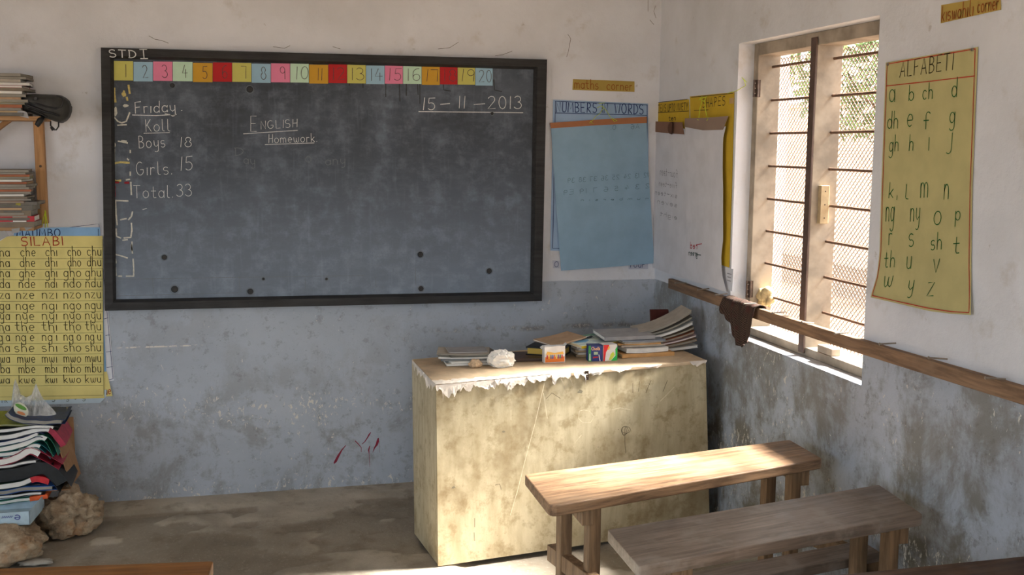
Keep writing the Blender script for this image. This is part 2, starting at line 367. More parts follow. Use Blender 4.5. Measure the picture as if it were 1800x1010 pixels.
# ------------------------------------------------------------------ window in the right wall
XF, XB = 2.093, 2.197
M['mullion_shade'] = plain('mullion_shade_brown', S(84, 66, 58), 0.6, 0.4, 0.2, 20)  # dark brown that paints shade on the mullion front
def window(name, y0, y1, z0, z1, detail=True):
    root = bpy.data.objects.new(name, None); COL.objects.link(root); root.location = (XF, (y0+y1)/2, z0); struct(root)
    st = 0.042; sr = 0.014 if detail else st; ym0 = (y0+y1)/2 - 0.0175 + (0.007 if detail else 0); ym1 = ym0 + 0.035
    b = MB(); b.box(XF, XB, y1-st, y1, z0, z1); b.box(XF, XB, y0, y0+sr, z0, z1)
    b.box(XF, XB, y0+sr, y1-st, z1-0.05, z1); b.box(XF, XB, y0+sr, y1-st, z0, z0+0.034)
    bevel(b.build('outer_frame', M['frame_wood'], root), 0.003)
    b = MB(); b.box(XF-0.004, XB, ym0, ym1, z0+0.030, z1-0.048); mu = bevel(b.build('mullion', M['frame_wood'], root), 0.003)
    b = MB(); b.box(XF-0.012, XF-0.0045, ym0-.002, ym1+.002, z0+0.012, z1-0.02); bevel(b.build('shade_strip', M['mullion_shade'], mu), 0.001)  # added strip, its dark colour stands in for the backlit shade
    panes = [(ym1, y1-st), (y0+sr, ym0)]
    for (a, c) in panes:
        for i in range(8):
            z = z0 + 0.172 + 0.1385*i + (0.0 if a == ym1 else -0.002)
            b = MB(); b.tube([(2.161, a-0.01, z), (2.161, (a+c)/2, z+rnd.uniform(-.002, .002)), (2.161, c+0.01, z)], 0.0055, 8)
            b.build('security_bar', M['steel'], root, smooth=True)
        b = MB(); pz, py = 0.0115, 0.0125; x = XB+0.001
        k = 0; z = z0+0.036
        while z < z1-0.052:
            pts = []; yy = a-0.012; i = 0
            while yy < c+0.012:
                pts.append((yy, z + (pz*0.42 if (i+k) % 2 else -pz*0.42))); yy += py; i += 1
            vs = []; w = 0.0020
            for (yy, zz) in pts:
                vs += [(x-0.001, yy, zz-w), (x+0.002, yy, zz-w*0.6), (x+0.002, yy, zz+w*1.2), (x-0.001, yy, zz+w*0.6)]
            fs = []
            for i in range(len(pts)-1):
                for q in range(4): fs.append((4*i+q, 4*i+(q+1) % 4, 4*i+4+(q+1) % 4, 4*i+4+q))
            b.add(vs, fs); k += 1; z += pz
        b.build('mesh_screen', M['mesh_steel'], root)
    if detail:
        for (pa, pb) in (((1313, 141), (1312, 171)), ((1311, 491), (1309, 520))):
            za = at_y(*pa, y1).z; zb = at_y(*pb, y1).z
            b = MB(); b.box(XF-0.020, XF+0.012, y1-0.047, y1-0.042, zb, za); b.tube([(XF-0.004, y1-0.05, zb), (XF-0.004, y1-0.05, za)], 0.006, 10)
            h = b.build('hinge', M['dark_steel'], root)
            b = MB()
            for q in (0.2, 0.5, 0.8): b.disc((XF-0.013, y1-0.047, lerp(zb, za, q)), (0, -1, 0), 0.0028, 10, 0.0015)
            b.build('screw', M['nail'], h)
        yb = ym0
        p0 = at_y(1444, 326, yb-0.022); p1 = at_y(1456, 393, yb-0.022)
        b = MB(); b.box(p0.x, p1.x, yb-0.022, yb+0.001, p1.z, p0.z)
        o = bevel(b.build('latch_block', plain('latch_wood', S(176, 156, 122), 0.7), root), 0.002); o['label'] = 'pale wooden turn block on the mullion'
        b = MB()
        for q in (0.15, 0.5, 0.85): b.disc(((p0.x+p1.x)/2, yb-0.022, lerp(p1.z, p0.z, q)), (0, -1, 0), 0.003, 8, 0.0012)
        b.build('screw', M['dark_steel'], o)
    return root, ym0, ym1
win, WYM0, WYM1 = window('window_1', WY0, WY1, WZ0, WZ1)
window('window_2', 0.1, 1.7, 0.9, 2.1, False)
# a loose block lying on the bottom rail of the window frame
b = MB(); p = at_z(1452, 621, WZ0+0.036)
b.box(XF+0.002, XF+0.040, p.y-0.05, p.y+0.055, WZ0+0.0345, WZ0+0.062)
tag(bevel(b.build('wood_block', M['frame_wood']), 0.003), 'small wooden block lying on the window sill right of the mullion', 'wood block')
# ------------------------------------------------------------------ coat rail with nails across the right wall
RX = XR-0.026
def rail_z(y):                                 # the board sags a little
    return 1.040 + 0.012*((4.95-y)/2.5) - 0.010*math.sin(PI*min(1, max(0, (4.95-y)/2.5)))
root = empty('coat_rail', (XR-0.013, 3.2, 1.0), 'long brown wooden board with nails running across the right wall and window', 'coat rail')
b = MB(); RL = 0.047
b.slab(lambda u, v: (RX, lerp(4.95, 1.3, u), rail_z(lerp(4.95, 1.3, u)) - RL*v), lambda u, v: (XR-0.001, lerp(4.95, 1.3, u), rail_z(lerp(4.95, 1.3, u)) - RL*v), 40, 2)
bevel(b.build('board', M['rail'], root), 0.002)
for i, (px, py, dz, dy) in enumerate([(1196, 497, 0, .004), (1236, 507, -.004, 0), (1268, 516, -.005, .006), (1318, 533, 0, 0), (1371, 548, -.004, .008), (1419, 568, .008, -.012), (1482, 584, -.003, .004), (1563, 603, -.002, .006), (1653, 631, .004, .012), (1755, 666, .003, .012)]):
    p = at_x(px+7, py, RX); b = MB()
    q = Vector((RX-0.044, p.y+dy, p.z+dz)); b.tube([(RX+0.01, p.y, p.z), q, q+Vector((-0.0005, 0, 0)), q+Vector((-0.002, 0, 0))], [0.0026, 0.0026, 0.0050, 0.0046], 8)
    b.build('nail', M['nail'], root)
# ------------------------------------------------------------------ hand lettering made of strokes
def el(cx, cy, rx, ry, a0, a1, n=12):
    return [(cx+rx*math.cos(math.radians(lerp(a0, a1, i/n))), cy+ry*math.sin(math.radians(lerp(a0, a1, i/n)))) for i in range(n+1)]
X = 0.56
bowl = lambda cx=.22: el(cx, X/2, .2, X/2, 20, 380)
arch = lambda x0, w=.36: [(x0, X*.5)] + el(x0+w/2, X*.58, w/2, X*.42, 170, 0, 8) + [(x0+w, 0)]
G = {
'a': [bowl(), [(.42, X), (.42, 0)]], 'b': [[(.04, 1), (.04, 0)], el(.24, X/2, .2, X/2, 150, -150)],
'c': [el(.24, X/2, .21, X/2, 45, 315)], 'd': [bowl(), [(.42, 1), (.42, 0)]],
'e': [[(.04, X*.5), (.41, X*.52)] + el(.23, X/2, .19, X/2, 10, 310)], 'f': [el(.3, .8, .15, .18, 30, 180, 6) + [(.15, 0)], [(0, .5), (.34, .5)]],
'g': [bowl(), [(.42, X), (.42, -.2)] + el(.22, -.2, .2, .2, 0, -150, 8)], 'h': [[(.04, 1), (.04, 0)], arch(.04)],
'i': [[(.06, X), (.06, 0)]], 'j': [[(.26, X), (.26, -.1)] + el(.1, -.1, .16, .2, 0, -130, 6)],
'k': [[(.04, 1), (.04, 0)], [(.36, X), (.06, .22)], [(.14, .28), (.38, 0)]], 'l': [[(.06, 1), (.06, .14), (.1, .03), (.22, .0)]],
'm': [[(.04, X), (.04, 0)], arch(.04, .28), arch(.32, .28)], 'n': [[(.04, X), (.04, 0)], arch(.04)],
'o': [el(.23, X/2, .21, X/2, 90, 450, 16)], 'p': [[(.04, X), (.04, -.38)], el(.24, X/2, .2, X/2, 150, -150)],
'r': [[(.04, X), (.04, 0)], [(.04, X*.6)] + el(.2, X*.68, .16, X*.3, 160, 50, 6)], 's': [el(.19, X*.74, .16, X*.26, 40, 250, 8) + el(.19, X*.26, .17, X*.27, 80, -140, 8)],
't': [[(.16, .9), (.16, .12), (.22, .02), (.36, .03)], [(0, X), (.34, X)]], 'u': [[(.04, X), (.04, .2)] + el(.22, .2, .18, .2, 180, 360, 8) + [(.4, X)], [(.4, X), (.4, 0)]],
'v': [[(.02, X), (.19, 0), (.38, X)]], 'w': [[(.03, X), (.08, .1), (.16, 0), (.26, .08), (.29, X*.9)], [(.29, X*.5), (.33, .08), (.43, 0), (.51, .1), (.55, X)]],
'x': [[(.02, X), (.38, 0)], [(.38, X), (.02, 0)]], 'y': [[(.04, X), (.06, .2), (.2, .05), (.38, .2)], [(.4, X), (.4, -.15)] + el(.22, -.18, .18, .2, 0, -130, 6)], 'z': [[(.02, X), (.38, X), (.02, 0), (.4, 0)]],
'A': [[(0, 0), (.24, 1), (.48, 0)], [(.08, .36), (.4, .36)]], 'B': [[(.05, 1), (.05, 0)], [(.05, 1)] + el(.16, .76, .22, .24, 80, -80, 8) + [(.05, .52)], [(.05, .52)] + el(.18, .26, .27, .26, 80, -80, 8) + [(.05, 0)]],
'C': [el(.28, .5, .26, .5, 50, 310, 14)], 'D': [[(.05, 1), (.05, 0)], [(0, 1)] + el(.12, .5, .36, .5, 80, -80, 12) + [(0, 0)]], 'E': [[(.42, 1), (.04, 1), (.04, 0), (.44, 0)], [(.04, .52), (.36, .52)]],
'F': [[(.46, 1), (.04, .96), (.04, 0)], [(.04, .5), (.36, .54)]], 'G': [el(.28, .5, .26, .5, 55, 330, 14) + [(.5, .42), (.3, .42)]],
'H': [[(.04, 1), (.04, 0)], [(.42, 1), (.42, 0)], [(.04, .5), (.42, .5)]], 'I': [[(.06, 1), (.06, 0)]], 'Î': [[(.2, 1), (.2, 0)], [(.04, 1), (.36, 1)], [(.04, 0), (.36, 0)]],
'K': [[(.04, 1), (.04, 0)], [(.4, 1), (.06, .45)], [(.14, .54), (.44, 0)]], 'L': [[(.05, 1), (.05, 0), (.42, 0)]],
'M': [[(.02, 0), (.08, 1), (.3, .3), (.52, 1), (.58, 0)]], 'N': [[(.04, 0), (.04, 1), (.44, 0), (.44, 1)]],
'O': [el(.27, .5, .26, .5, 90, 450, 18)], 'P': [[(.05, 1), (.05, 0)], [(.05, 1)] + el(.16, .74, .26, .26, 80, -80, 8) + [(.05, .48)]],
'R': [[(.05, 1), (.05, 0)], [(.05, 1)] + el(.16, .74, .24, .26, 80, -80, 8) + [(.05, .48), (.44, 0)]], 'S': [el(.24, .75, .2, .25, 40, 250, 9) + el(.23, .26, .22, .26, 80, -140, 9)],
'T': [[(.24, 1), (.24, 0)], [(0, 1), (.48, 1)]], 'U': [[(.04, 1), (.04, .26)] + el(.24, .26, .2, .26, 180, 360, 9) + [(.44, 1)]],
'W': [[(.0, 1), (.14, 0), (.3, .8), (.46, 0), (.6, 1)]], 'Y': [[(.02, 1), (.22, .5)], [(.42, 1), (.2, 0)]],
'0': [el(.22, .5, .2, .5, 90, 450, 16)], '1': [[(.1, 1), (.06, 0)]], '2': [el(.2, .75, .19, .25, 160, -30, 9) + [(.02, 0), (.44, .04)]],
'3': [el(.18, .76, .18, .24, 150, -80, 9), el(.18, .26, .22, .27, 85, -150, 10)], '4': [[(.24, 1), (.02, .36), (.46, .38)], [(.32, .66), (.3, 0)]],
'5': [[(.42, 1), (.1, .98), (.07, .56)] + el(.2, .3, .2, .3, 120, -140, 10)], '6': [el(.34, .62, .3, .38, 80, 180, 6) + el(.24, .27, .2, .27, 180, 540, 12)],
'7': [[(.02, .98), (.42, .98), (.38, .5), (.36, 0)]], '8': [el(.22, .76, .16, .23, -60, 240, 12) + el(.22, .27, .2, .27, 120, 420, 12)], '9': [el(.22, .72, .18, .26, 10, 370, 12), [(.4, .76), (.38, 0)]],
'-': [[(.02, .45), (.5, .48)]], '.': [[(.03, .02), (.06, .06)]], "'": [[(.06, 1.0), (.04, .84)]], ' ': [],
}
def glyph_width(c):
    pts = [p for s in G[c] for p in s]
    return 0.34 if not pts else max(p[0] for p in pts)
def strokes(text, jit=0.012, gap=0.19):
    out = []; x = 0
    for c in text:
        j = (rnd.uniform(-jit, jit), rnd.uniform(-jit, jit)); sl = rnd.uniform(-jit, jit)*3
        for s in G[c]: out.append([(x+p[0]+j[0]+sl*p[1], p[1]+j[1]) for p in s])
        x += glyph_width(c) + gap
    return out, x-gap
def ribbon(mb, pts, w, place):                 # pts 2D in metres on the surface
    n = len(pts)
    if n < 2: return
    vs = []
    for i in range(n):
        a = pts[max(i-1, 0)]; c = pts[min(i+1, n-1)]; dx, dy = c[0]-a[0], c[1]-a[1]; L = math.hypot(dx, dy) or 1
        ww = w*rnd.uniform(0.82, 1.1)
        nx, ny = -dy/L*ww/2, dx/L*ww/2; ex = ey = 0
        if i == 0: ex, ey = -dx/L*w*.3, -dy/L*w*.3
        if i == n-1: ex, ey = dx/L*w*.3, dy/L*w*.3
        vs += [place(pts[i][0]+nx+ex, pts[i][1]+ny+ey), place(pts[i][0]-nx+ex, pts[i][1]-ny+ey)]
    mb.add(vs, [(2*i, 2*i+1, 2*i+3, 2*i+2) for i in range(n-1)])
class Plane:                                   # a wall seen as a drawing surface: 2D coordinates are metres
    def __init__(s, kind, base=None): s.kind = kind; s.base = base if base is not None else (DW if kind == 'B' else XR)
    def uv(s, px, py):
        if s.kind == 'B': p = at_y(px, py, s.base); return (p.x, p.z)
        p = at_x(px, py, s.base); return (p.y, p.z)
    def pt(s, a, c, off):
        return Vector((a, s.base-off, c)) if s.kind == 'B' else Vector((s.base-off, a, c))
def lettering(name, mat, pl, off, items, w=0.003, parent=None, lines=(), lw=None, line_name=None):
    """items: (text, baseline start px, baseline end px, capital height px); lines: pixel polylines; one mesh per word or line"""
    place = (lambda a, c: pl.pt(a, c, off(a, c))) if callable(off) else (lambda a, c: pl.pt(a, c, off))
    o = None
    for it in items:
        mb = MB(); text, p0, p1, hp = it[:4]; ww = it[4] if len(it) > 4 else w
        a = pl.uv(*p0); e = pl.uv(*p1); up = pl.uv(p0[0], p0[1]-hp)[1]-a[1]
        st, W = strokes(text)
        for s in st:
            ribbon(mb, [(lerp(a[0], e[0], x/W), lerp(a[1], e[1], x/W) + y*up) for x, y in s], ww, place)
        o = mb.build(name, mat, parent)
    for ln in lines:
        mb = MB(); pp = [pl.uv(*q) for q in ln]; seg = []
        for i in range(len(pp)-1):
            k = 6
            seg += [(lerp(pp[i][0], pp[i+1][0], q/k), lerp(pp[i][1], pp[i+1][1], q/k)) for q in range(k if i < len(pp)-2 else k+1)]
        ribbon(mb, seg, lw or w, place)
        o = mb.build(line_name or (name if not items else 'drawn_line'), mat, parent)
    return o
def edge_fn(pl, pts):
    q = [Vector(pl.uv(*p)) for p in pts]; L = [0]
    for i in range(1, len(q)): L.append(L[-1] + (q[i]-q[i-1]).length)
    def f(t):
        d = t*L[-1]
        for i in range(1, len(q)):
            if d <= L[i]+1e-9: return q[i-1].lerp(q[i], (d-L[i-1])/max(1e-9, L[i]-L[i-1]))
        return q[-1]
    return f
def sheet(name, pl, top, right, bottom, left, off, mat, parent=None, nu=14, nv=22, thick=0.0009):
    """paper hung on a wall, outlined by four pixel polylines projected on the wall plane"""
    T, R, B, L = (edge_fn(pl, e) for e in (top, right, bottom, left))
    c00, c10, c01, c11 = T(0), T(1), B(0), B(1)
    def q(u, v):
        return T(u)*(1-v) + B(u)*v + L(v)*(1-u) + R(v)*u - (c00*(1-u)*(1-v) + c10*u*(1-v) + c01*(1-u)*v + c11*u*v)
    o_ = off if callable(off) else (lambda a, c: off)
    def P(u, v): a = q(u, v); return pl.pt(a.x, a.y, o_(a.x, a.y))
    def Q(u, v): a = q(u, v); return pl.pt(a.x, a.y, o_(a.x, a.y)-thick)
    mb = MB(); mb.slab(P, Q, nu, nv)
    return mb.build(name, mat, parent, smooth=False)
def quad(name, pl, tl, tr, br, bl, off, mat, parent=None, nu=8, nv=8, thick=0.0009):
    return sheet(name, pl, [tl, tr], [tr, br], [bl, br], [tl, bl], off, mat, parent, nu, nv, thick)
PB, PR = Plane('B'), Plane('R')
# ------------------------------------------------------------------ blackboard
BB = Plane('B', DW-0.03)
root = empty('blackboard', (0.4, DW-0.02, 0.9), 'large wooden framed blackboard with chalk writing on the back wall', 'blackboard')
TL, TR, BR, BL = (BB.uv(*p) for p in ((178, 84), (960, 105), (951, 528), (185, 545)))
iTL, iTR, iBR, iBL = (BB.uv(*p) for p in ((200, 103), (938, 122), (932, 512), (204, 526)))
b = MB(); y0, y1 = DW-0.022, DW-0.003
b.hexa([(BL[0]+.01, y0, BL[1]+.01), (BR[0]-.01, y0, BR[1]+.01), (BR[0]-.01, y1, BR[1]+.01), (BL[0]+.01, y1, BL[1]+.01), (TL[0]+.01, y0, TL[1]-.01), (TR[0]-.01, y0, TR[1]-.01), (TR[0]-.01, y1, TR[1]-.01), (TL[0]+.01, y1, TL[1]-.01)])
b.build('writing_panel', M['board'], root)
def frame_bar(o0, o1, i0, i1):                 # mitred bar with a sloping inner face
    yf, yi = DW-0.048, DW-0.026
    m0 = (lerp(o0[0], i0[0], .75), lerp(o0[1], i0[1], .75)); m1 = (lerp(o1[0], i1[0], .75), lerp(o1[1], i1[1], .75))
    b = MB()
    b.hexa([(o0[0], DW-.003, o0[1]), (o1[0], DW-.003, o1[1]), (i1[0], DW-.003, i1[1]), (i0[0], DW-.003, i0[1]), (o0[0], yf, o0[1]), (o1[0], yf, o1[1]), (m1[0], yf, m1[1]), (m0[0], yf, m0[1])])
    b.add([(m0[0], yf, m0[1]), (m1[0], yf, m1[1]), (i1[0], yi, i1[1]), (i0[0], yi, i0[1])], [(0, 1, 2, 3)])
    o = b.build('frame_bar', M['dark_wood'], root)
    return o
frame_bar(TL, TR, iTL, iTR); frame_bar(TR, BR, iTR, iBR); frame_bar(BR, BL, iBR, iBL); frame_bar(BL, TL, iBL, iTL)
BP = Plane('B', DW-0.022)
BF = Plane('B', DW-0.048)
# fixing screws and knots
for (px, py, r) in [(303, 150, .010), (439, 157, .014), (289, 452, .012), (307, 508, .016), (440, 512, .014), (739, 447, .014), (740, 507, .013), (860, 476, .014), (463, 490, .006), (574, 490, .006), (865, 199, .008)]:
    c = BP.uv(px, py); b = MB(); b.disc(BP.pt(c[0], c[1], 0.0), (0, -1, 0), r, 18, 0.003)
    o = b.build('screw_cap', M['dark_wood'], root)
    b = MB(); b.tube([BP.pt(c[0]+r*1.25*math.cos(2*PI*k/20), c[1]+r*1.25*math.sin(2*PI*k/20), .0008) for k in range(21)], 0.0012, 5)
    b.build('chalk_ring', M['chalk_faint'], o)
cw = dict(pl=BP, off=0.0012, parent=root)
lettering('class_lettering', M['chalk'], BF, 0.0015, [('STD', (192, 100), (239, 102), 13), ('Î', (246, 103), (260, 103), 16)], 0.0045, root)
lettering('date_lettering', M['chalk'], BP, .0012, [('15', (742, 193), (765, 193), 21), ('-', (774, 192), (791, 191), 19), ('11', (805, 190), (817, 190), 21), ('-', (833, 192), (853, 191), 19), ('2013', (857, 191), (916, 191), 22)], 0.0036, root, [[(736, 196), (840, 197), (919, 198)]], 0.004)
lettering('day_lettering', M['chalk'], BP, .0012, [('Friday', (237, 199), (308, 196), 20), ('.', (317, 195), (320, 195), 18)], 0.0036, root, [[(233, 202), (275, 203), (310, 201)], [(290, 200), (308, 202)]], 0.004)
lettering('roll_lettering', M['chalk'], BP, .0012, [('Koll', (256, 231), (299, 230), 21)], 0.0027, root, [[(253, 234), (298, 233)]], 0.003)
lettering('roll_count_lettering', M['chalk'], BP, .0012, [('Boys', (244, 260), (290, 258), 21), ('18', (316, 258), (336, 258), 17), ('Girls.', (240, 308), (302, 306), 23), ('15', (316, 300), (339, 298), 24), ('Total.', (235, 348), (304, 347), 22), ('33', (311, 345), (337, 344), 21)], 0.0028, root, [[(251, 368), (258, 366)]])
lettering('subject_lettering', M['chalk'], BP, .0012, [('E', (440, 231), (451, 231), 27), ('NGLISH', (458, 227), (522, 223), 14), ('Homework.', (472, 251), (557, 249), 15)], 0.0026, root, [[(428, 235), (523, 229)], [(466, 254), (552, 251)]], 0.003)
lettering('rubbed_lettering', M['chalk_faint'], BP, .0010, [('D', (413, 273), (428, 272), 13), ('ay', (428, 287), (448, 290), 16), ('o', (537, 285), (547, 285), 18), ('any', (572, 290), (606, 288), 16), ('TD', (482, 106), (512, 106), 9), ('4', (541, 108), (560, 108), 13)], 0.003, root)
# faint old cards outlines along the foot of the board
lettering('rubbed_outline', M['chalk_faint'], BP, .0009, [], 0.002, root, [[(204, 490), (255, 490), (420, 487), (640, 484)], [(205, 520), (420, 514)], [(268, 488), (270, 516)], [(420, 487), (422, 512)], [(536, 486), (537, 507)], [(660, 484), (661, 505)], [(730, 470), (731, 500)]])
# torn remains of a strip of cards down the left side
res = {'residue': [], 'residue_y': [], 'residue_r': []}
R_ = res['residue']; Y_ = res['residue_y']
R_ += [[(203, 352), (204, 375), (206, 395)], [(212, 386), (222, 384)], [(233, 372), (231, 380), (226, 386)], [(204, 402), (205, 415), (212, 418)], [(218, 418), (230, 417), (232, 404), (231, 392)], [(216, 422), (224, 421)], [(203, 447), (212, 449), (224, 453)], [(232, 425), (232, 440)], [(234, 455), (235, 470), (235, 484)], [(204, 484), (203, 470)], [(208, 485), (214, 485)], [(222, 485), (235, 485)], [(200, 205), (207, 213), (214, 216), (222, 213), (228, 198)], [(207, 220), (222, 219)], [(201, 262), (201, 282)], [(208, 248), (224, 251)], [(214, 247), (222, 248)], [(229, 264), (229, 268)], [(229, 302), (229, 308)], [(222, 316), (228, 315)], [(200, 352), (225, 353)], [(224, 279), (226, 281)], [(231, 430), (233, 445)], [(230, 320), (231, 342)], [(203, 455), (204, 462)]]
Y_ += [[(201, 155), (201, 165), (203, 179)], [(218, 160), (217, 168)], [(226, 150), (228, 164)], [(223, 171), (224, 176)], [(200, 287), (212, 285), (227, 286)], [(199, 316), (205, 318), (212, 317)], [(198, 290), (199, 305)]]
res['residue_r'] += [[(200, 320), (208, 320)], [(201, 328), (201, 345)], [(220, 321), (226, 321)]]
lettering('torn_residue', M['residue'], BP, .0014, [], 0, root, R_, 0.0065)
lettering('torn_residue', M['residue_y'], BP, .0014, [], 0, root, Y_, 0.009)
lettering('torn_residue', M['residue_r'], BP, .0014, [], 0, root, res['residue_r'], 0.011)
for (px, py, rx, ry, m) in [(221, 186, 5, 3, 'residue'), (203, 195, 4, 9, 'residue'), (200, 255, 3.5, 6, 'residue'), (218, 166, 4, 5, 'residue_y')]:
    a = BP.uv(px, py); k = 1/375
    b = MB(); vs = [BP.pt(a[0]+rx*k*math.cos(q*PI/5)*rnd.uniform(.6, 1.1), a[1]+ry*k*math.sin(q*PI/5)*rnd.uniform(.6, 1.1), .0013) for q in range(10)]
    b.add(vs, [tuple(range(10))]); b.build('torn_residue', M[m], root)

lettering('glue_drip', M['dark_wood'], BP, .0010, [], 0, root, [[(678, 146), (678, 170)], [(702, 146), (703, 178)], [(714, 146), (714, 168)], [(734, 146), (735, 166)], [(738, 146), (738, 182)], [(779, 146), (780, 158), (792, 160)], [(868, 140), (869, 158), (882, 161)], [(614, 144), (614, 150)], [(638, 144), (638, 154)]], 0.004)
# number cards pasted across the board
card_cols = [('yellow', S(192, 188, 104)), ('blue', S(150, 184, 204)), ('pink', S(218, 130, 160)), ('mint green', S(184, 214, 190)), ('orange', S(196, 152, 56)), ('red', S(178, 46, 48))]
xs = [200, 234.5, 269, 303.5, 339, 374, 408, 442, 476, 510, 543, 577, 610, 643, 676, 708, 741, 773, 804, 835, 866]
M['pencil'] = ink('pencil_line', S(84, 72, 72))
words = 'one two three four five six seven eight nine ten eleven twelve thirteen fourteen fifteen sixteen seventeen eighteen nineteen twenty'.split()
for i in range(20):
    cn, cc = card_cols[i % 6]; x0, x1 = xs[i]+0.4, xs[i+1]-0.4
    yt = lambda x: 107+(x-200)*0.0155+ (1.2 if i % 3 == 1 else 0); yb = lambda x: yt(x)+34.2-(x-200)*0.0033
    o = quad('number_card', BP, (x0, yt(x0)), (x1, yt(x1)), (x1, yb(x1)), (x0, yb(x0)), 0.0045, paper('card_'+cn.replace(' ', '_'), cc), None, 3, 3, 0.0012)
    tag(o, '%s card with the number %d pencilled on it, in the row across the blackboard' % (cn, i+1), 'number card', 'number cards on the blackboard')
    s = str(i+1); w_ = 9 if len(s) == 1 else 22
    if s == '1': w_ = 1.5
    if s == '11': w_ = 9
    c = (x0+x1)/2 + (4 if i < 10 else 2); by = yb(c)-6
    lettering('numeral', M['pencil'], BP, 0.0052, [(s, (c-w_/2, by), (c+w_/2, by), 22 if i < 10 else 21)], 0.0028, o)

# ------------------------------------------------------------------ posters and papers on the back wall
for nm, c in dict(blue_ink=S(34, 52, 104), red_ink=S(176, 62, 44), black_ink=S(66, 62, 40), green_ink=S(50, 98, 48), dk_green_ink=S(54, 78, 74), brown_ink=S(142, 78, 36), grey_ink=S(138, 138, 146)).items(): M[nm] = ink(nm, c)
M['lime'] = plain('lime_string', S(188, 206, 60), 0.7, 0.2, 0.1, 60)
def wavy(base, amp, fa=5.0, fc=3.0, ph=0.0): return lambda a, c: base + amp*(0.5+0.5*math.sin(a*fa+ph)*math.cos(c*fc+ph))
# white poster, blue poster, second yellow poster, pale sheet, then the syllable chart on top
def tilt(d): return lambda f: (lambda a, c: f(a, c)+d)
o = sheet('poster', PB, [(40, 406), (176, 391)], [(176, 391), (201, 668)], [(62, 690), (201, 668)], [(40, 406), (62, 690)], 0.003, paper('white_chart_paper', S(214, 216, 222)))
tag(o, 'white ruled poster mostly hidden behind the yellow syllable chart, peeking out at its right', 'poster')
lettering('ruled_border', M['blue_ink'], PB, .0045, [], 0.002, o, [[(100, 402), (174, 393), (199, 665), (186, 668)], [(183, 560), (190, 558)], [(186, 589), (193, 588)], [(187, 618), (196, 617)], [(188, 645), (198, 644)]], 0.0022)
o = sheet('poster', PB, [(24, 402), (110, 399), (176, 399)], [(176, 399), (188, 676)], [(40, 690), (188, 676)], [(24, 402), (40, 690)], 0.006, paper('blue_chart_paper', S(142, 184, 224)))
tag(o, 'light blue poster with its heading showing just above the yellow syllable chart', 'poster')
lettering('heading_lettering', M['blue_ink'], PB, .0072, [('MAUMBO', (30, 416), (106, 415), 13)], 0.004, o, [[(173, 402), (184, 676)]], 0.0025)
o = sheet('poster', PB, [(40, 660), (188, 652)], [(188, 652), (198, 695)], [(30, 706), (198, 695)], [(40, 660), (30, 706)], 0.0075, paper('yellow_chart_paper', S(218, 204, 132)))
tag(o, 'yellow poster corner with red letters sticking out below the syllable chart at right', 'poster')
lettering('lettering', M['red_ink'], PB, .0088, [('ue', (184, 693), (195, 691), 14)], 0.0035, o)
o = sheet('poster', PB, [(-60, 690), (188, 684)], [(188, 684), (187, 696), (176, 707)], [(-60, 716), (100, 709), (176, 707)], [(-60, 690), (-60, 716)], 0.0095, paper('pale_blue_paper', S(184, 202, 214)))
tag(o, 'pale blue paper edge hanging lowest below the yellow syllable chart', 'poster')
lettering('lettering', M['black_ink'], PB, .011, [('ng ing o g', (84, 701), (150, 700), 9), ('TR', (2, 707), (14, 706), 12)], 0.002, o)
so = wavy(0.0125, 0.003, 6, 7)
o = sheet('syllable_chart', PB, [(-70, 422), (0, 424), (15, 414), (181, 414)], [(181, 414), (182, 540), (184, 698)], [(-70, 702), (60, 702), (184, 698)], [(-70, 422), (-70, 702)], so, paper('yellow_chart_paper', S(218, 204, 132)), None, 30, 30)
tag(o, 'yellow syllable chart with rows of black letters headed in red, left of the blackboard', 'chart')
son = lambda a, c: so(a, c)+0.0014
lettering('title_lettering', M['red_ink'], PB, son, [('SILABI', (38, 431), (111, 430), 15)], 0.0045, o)
rows = [('ch', 449.6, 115), ('dh', 468, 112), ('gh', 486, 108), ('nd', 505, 105), ('nz', 524, 92), ('ng', 543, 90), ('ny', 561, 90), ('th', 580, 85), ("ng'", 598, 90), ('sh', 617, 82), ('mw', 636, 98), ('mb', 654, 105), ('kw', 672, 105)]
it = []
for (cc, by, x2) in rows:
    k = 3.0606; s = x2/k; hh = 17 if cc != 'kw' else 14
    it += [(cc+'a', (-9, by), (18, by), hh), (cc+'e', (s, by), (63+(x2 < 95)*-2, by-.3), hh), (cc+'i', (81-(x2 < 100)*6, by-.5), (101, by-.5), hh), (cc+'o', (120-(x2 < 110)*7, by-.8), (143, by-1), hh), (cc+'u', (154-(x2 < 110)*3, by-1.2), (178, by-1.5), hh)]
lettering('lettering', M['black_ink'], PB, son, it, 0.0032, o)
lettering('ruled_line', M['black_ink'], PB, son, [], 0.001, o, [[(-60, 434.5), (181, 434)]] + [[(-60, by+4.5), (60, by+4.5), (182, by+3.5)] for _, by, _ in rows] + [[(181, 420), (183, 692)], [(-60, 697), (182, 693)]], 0.0013)

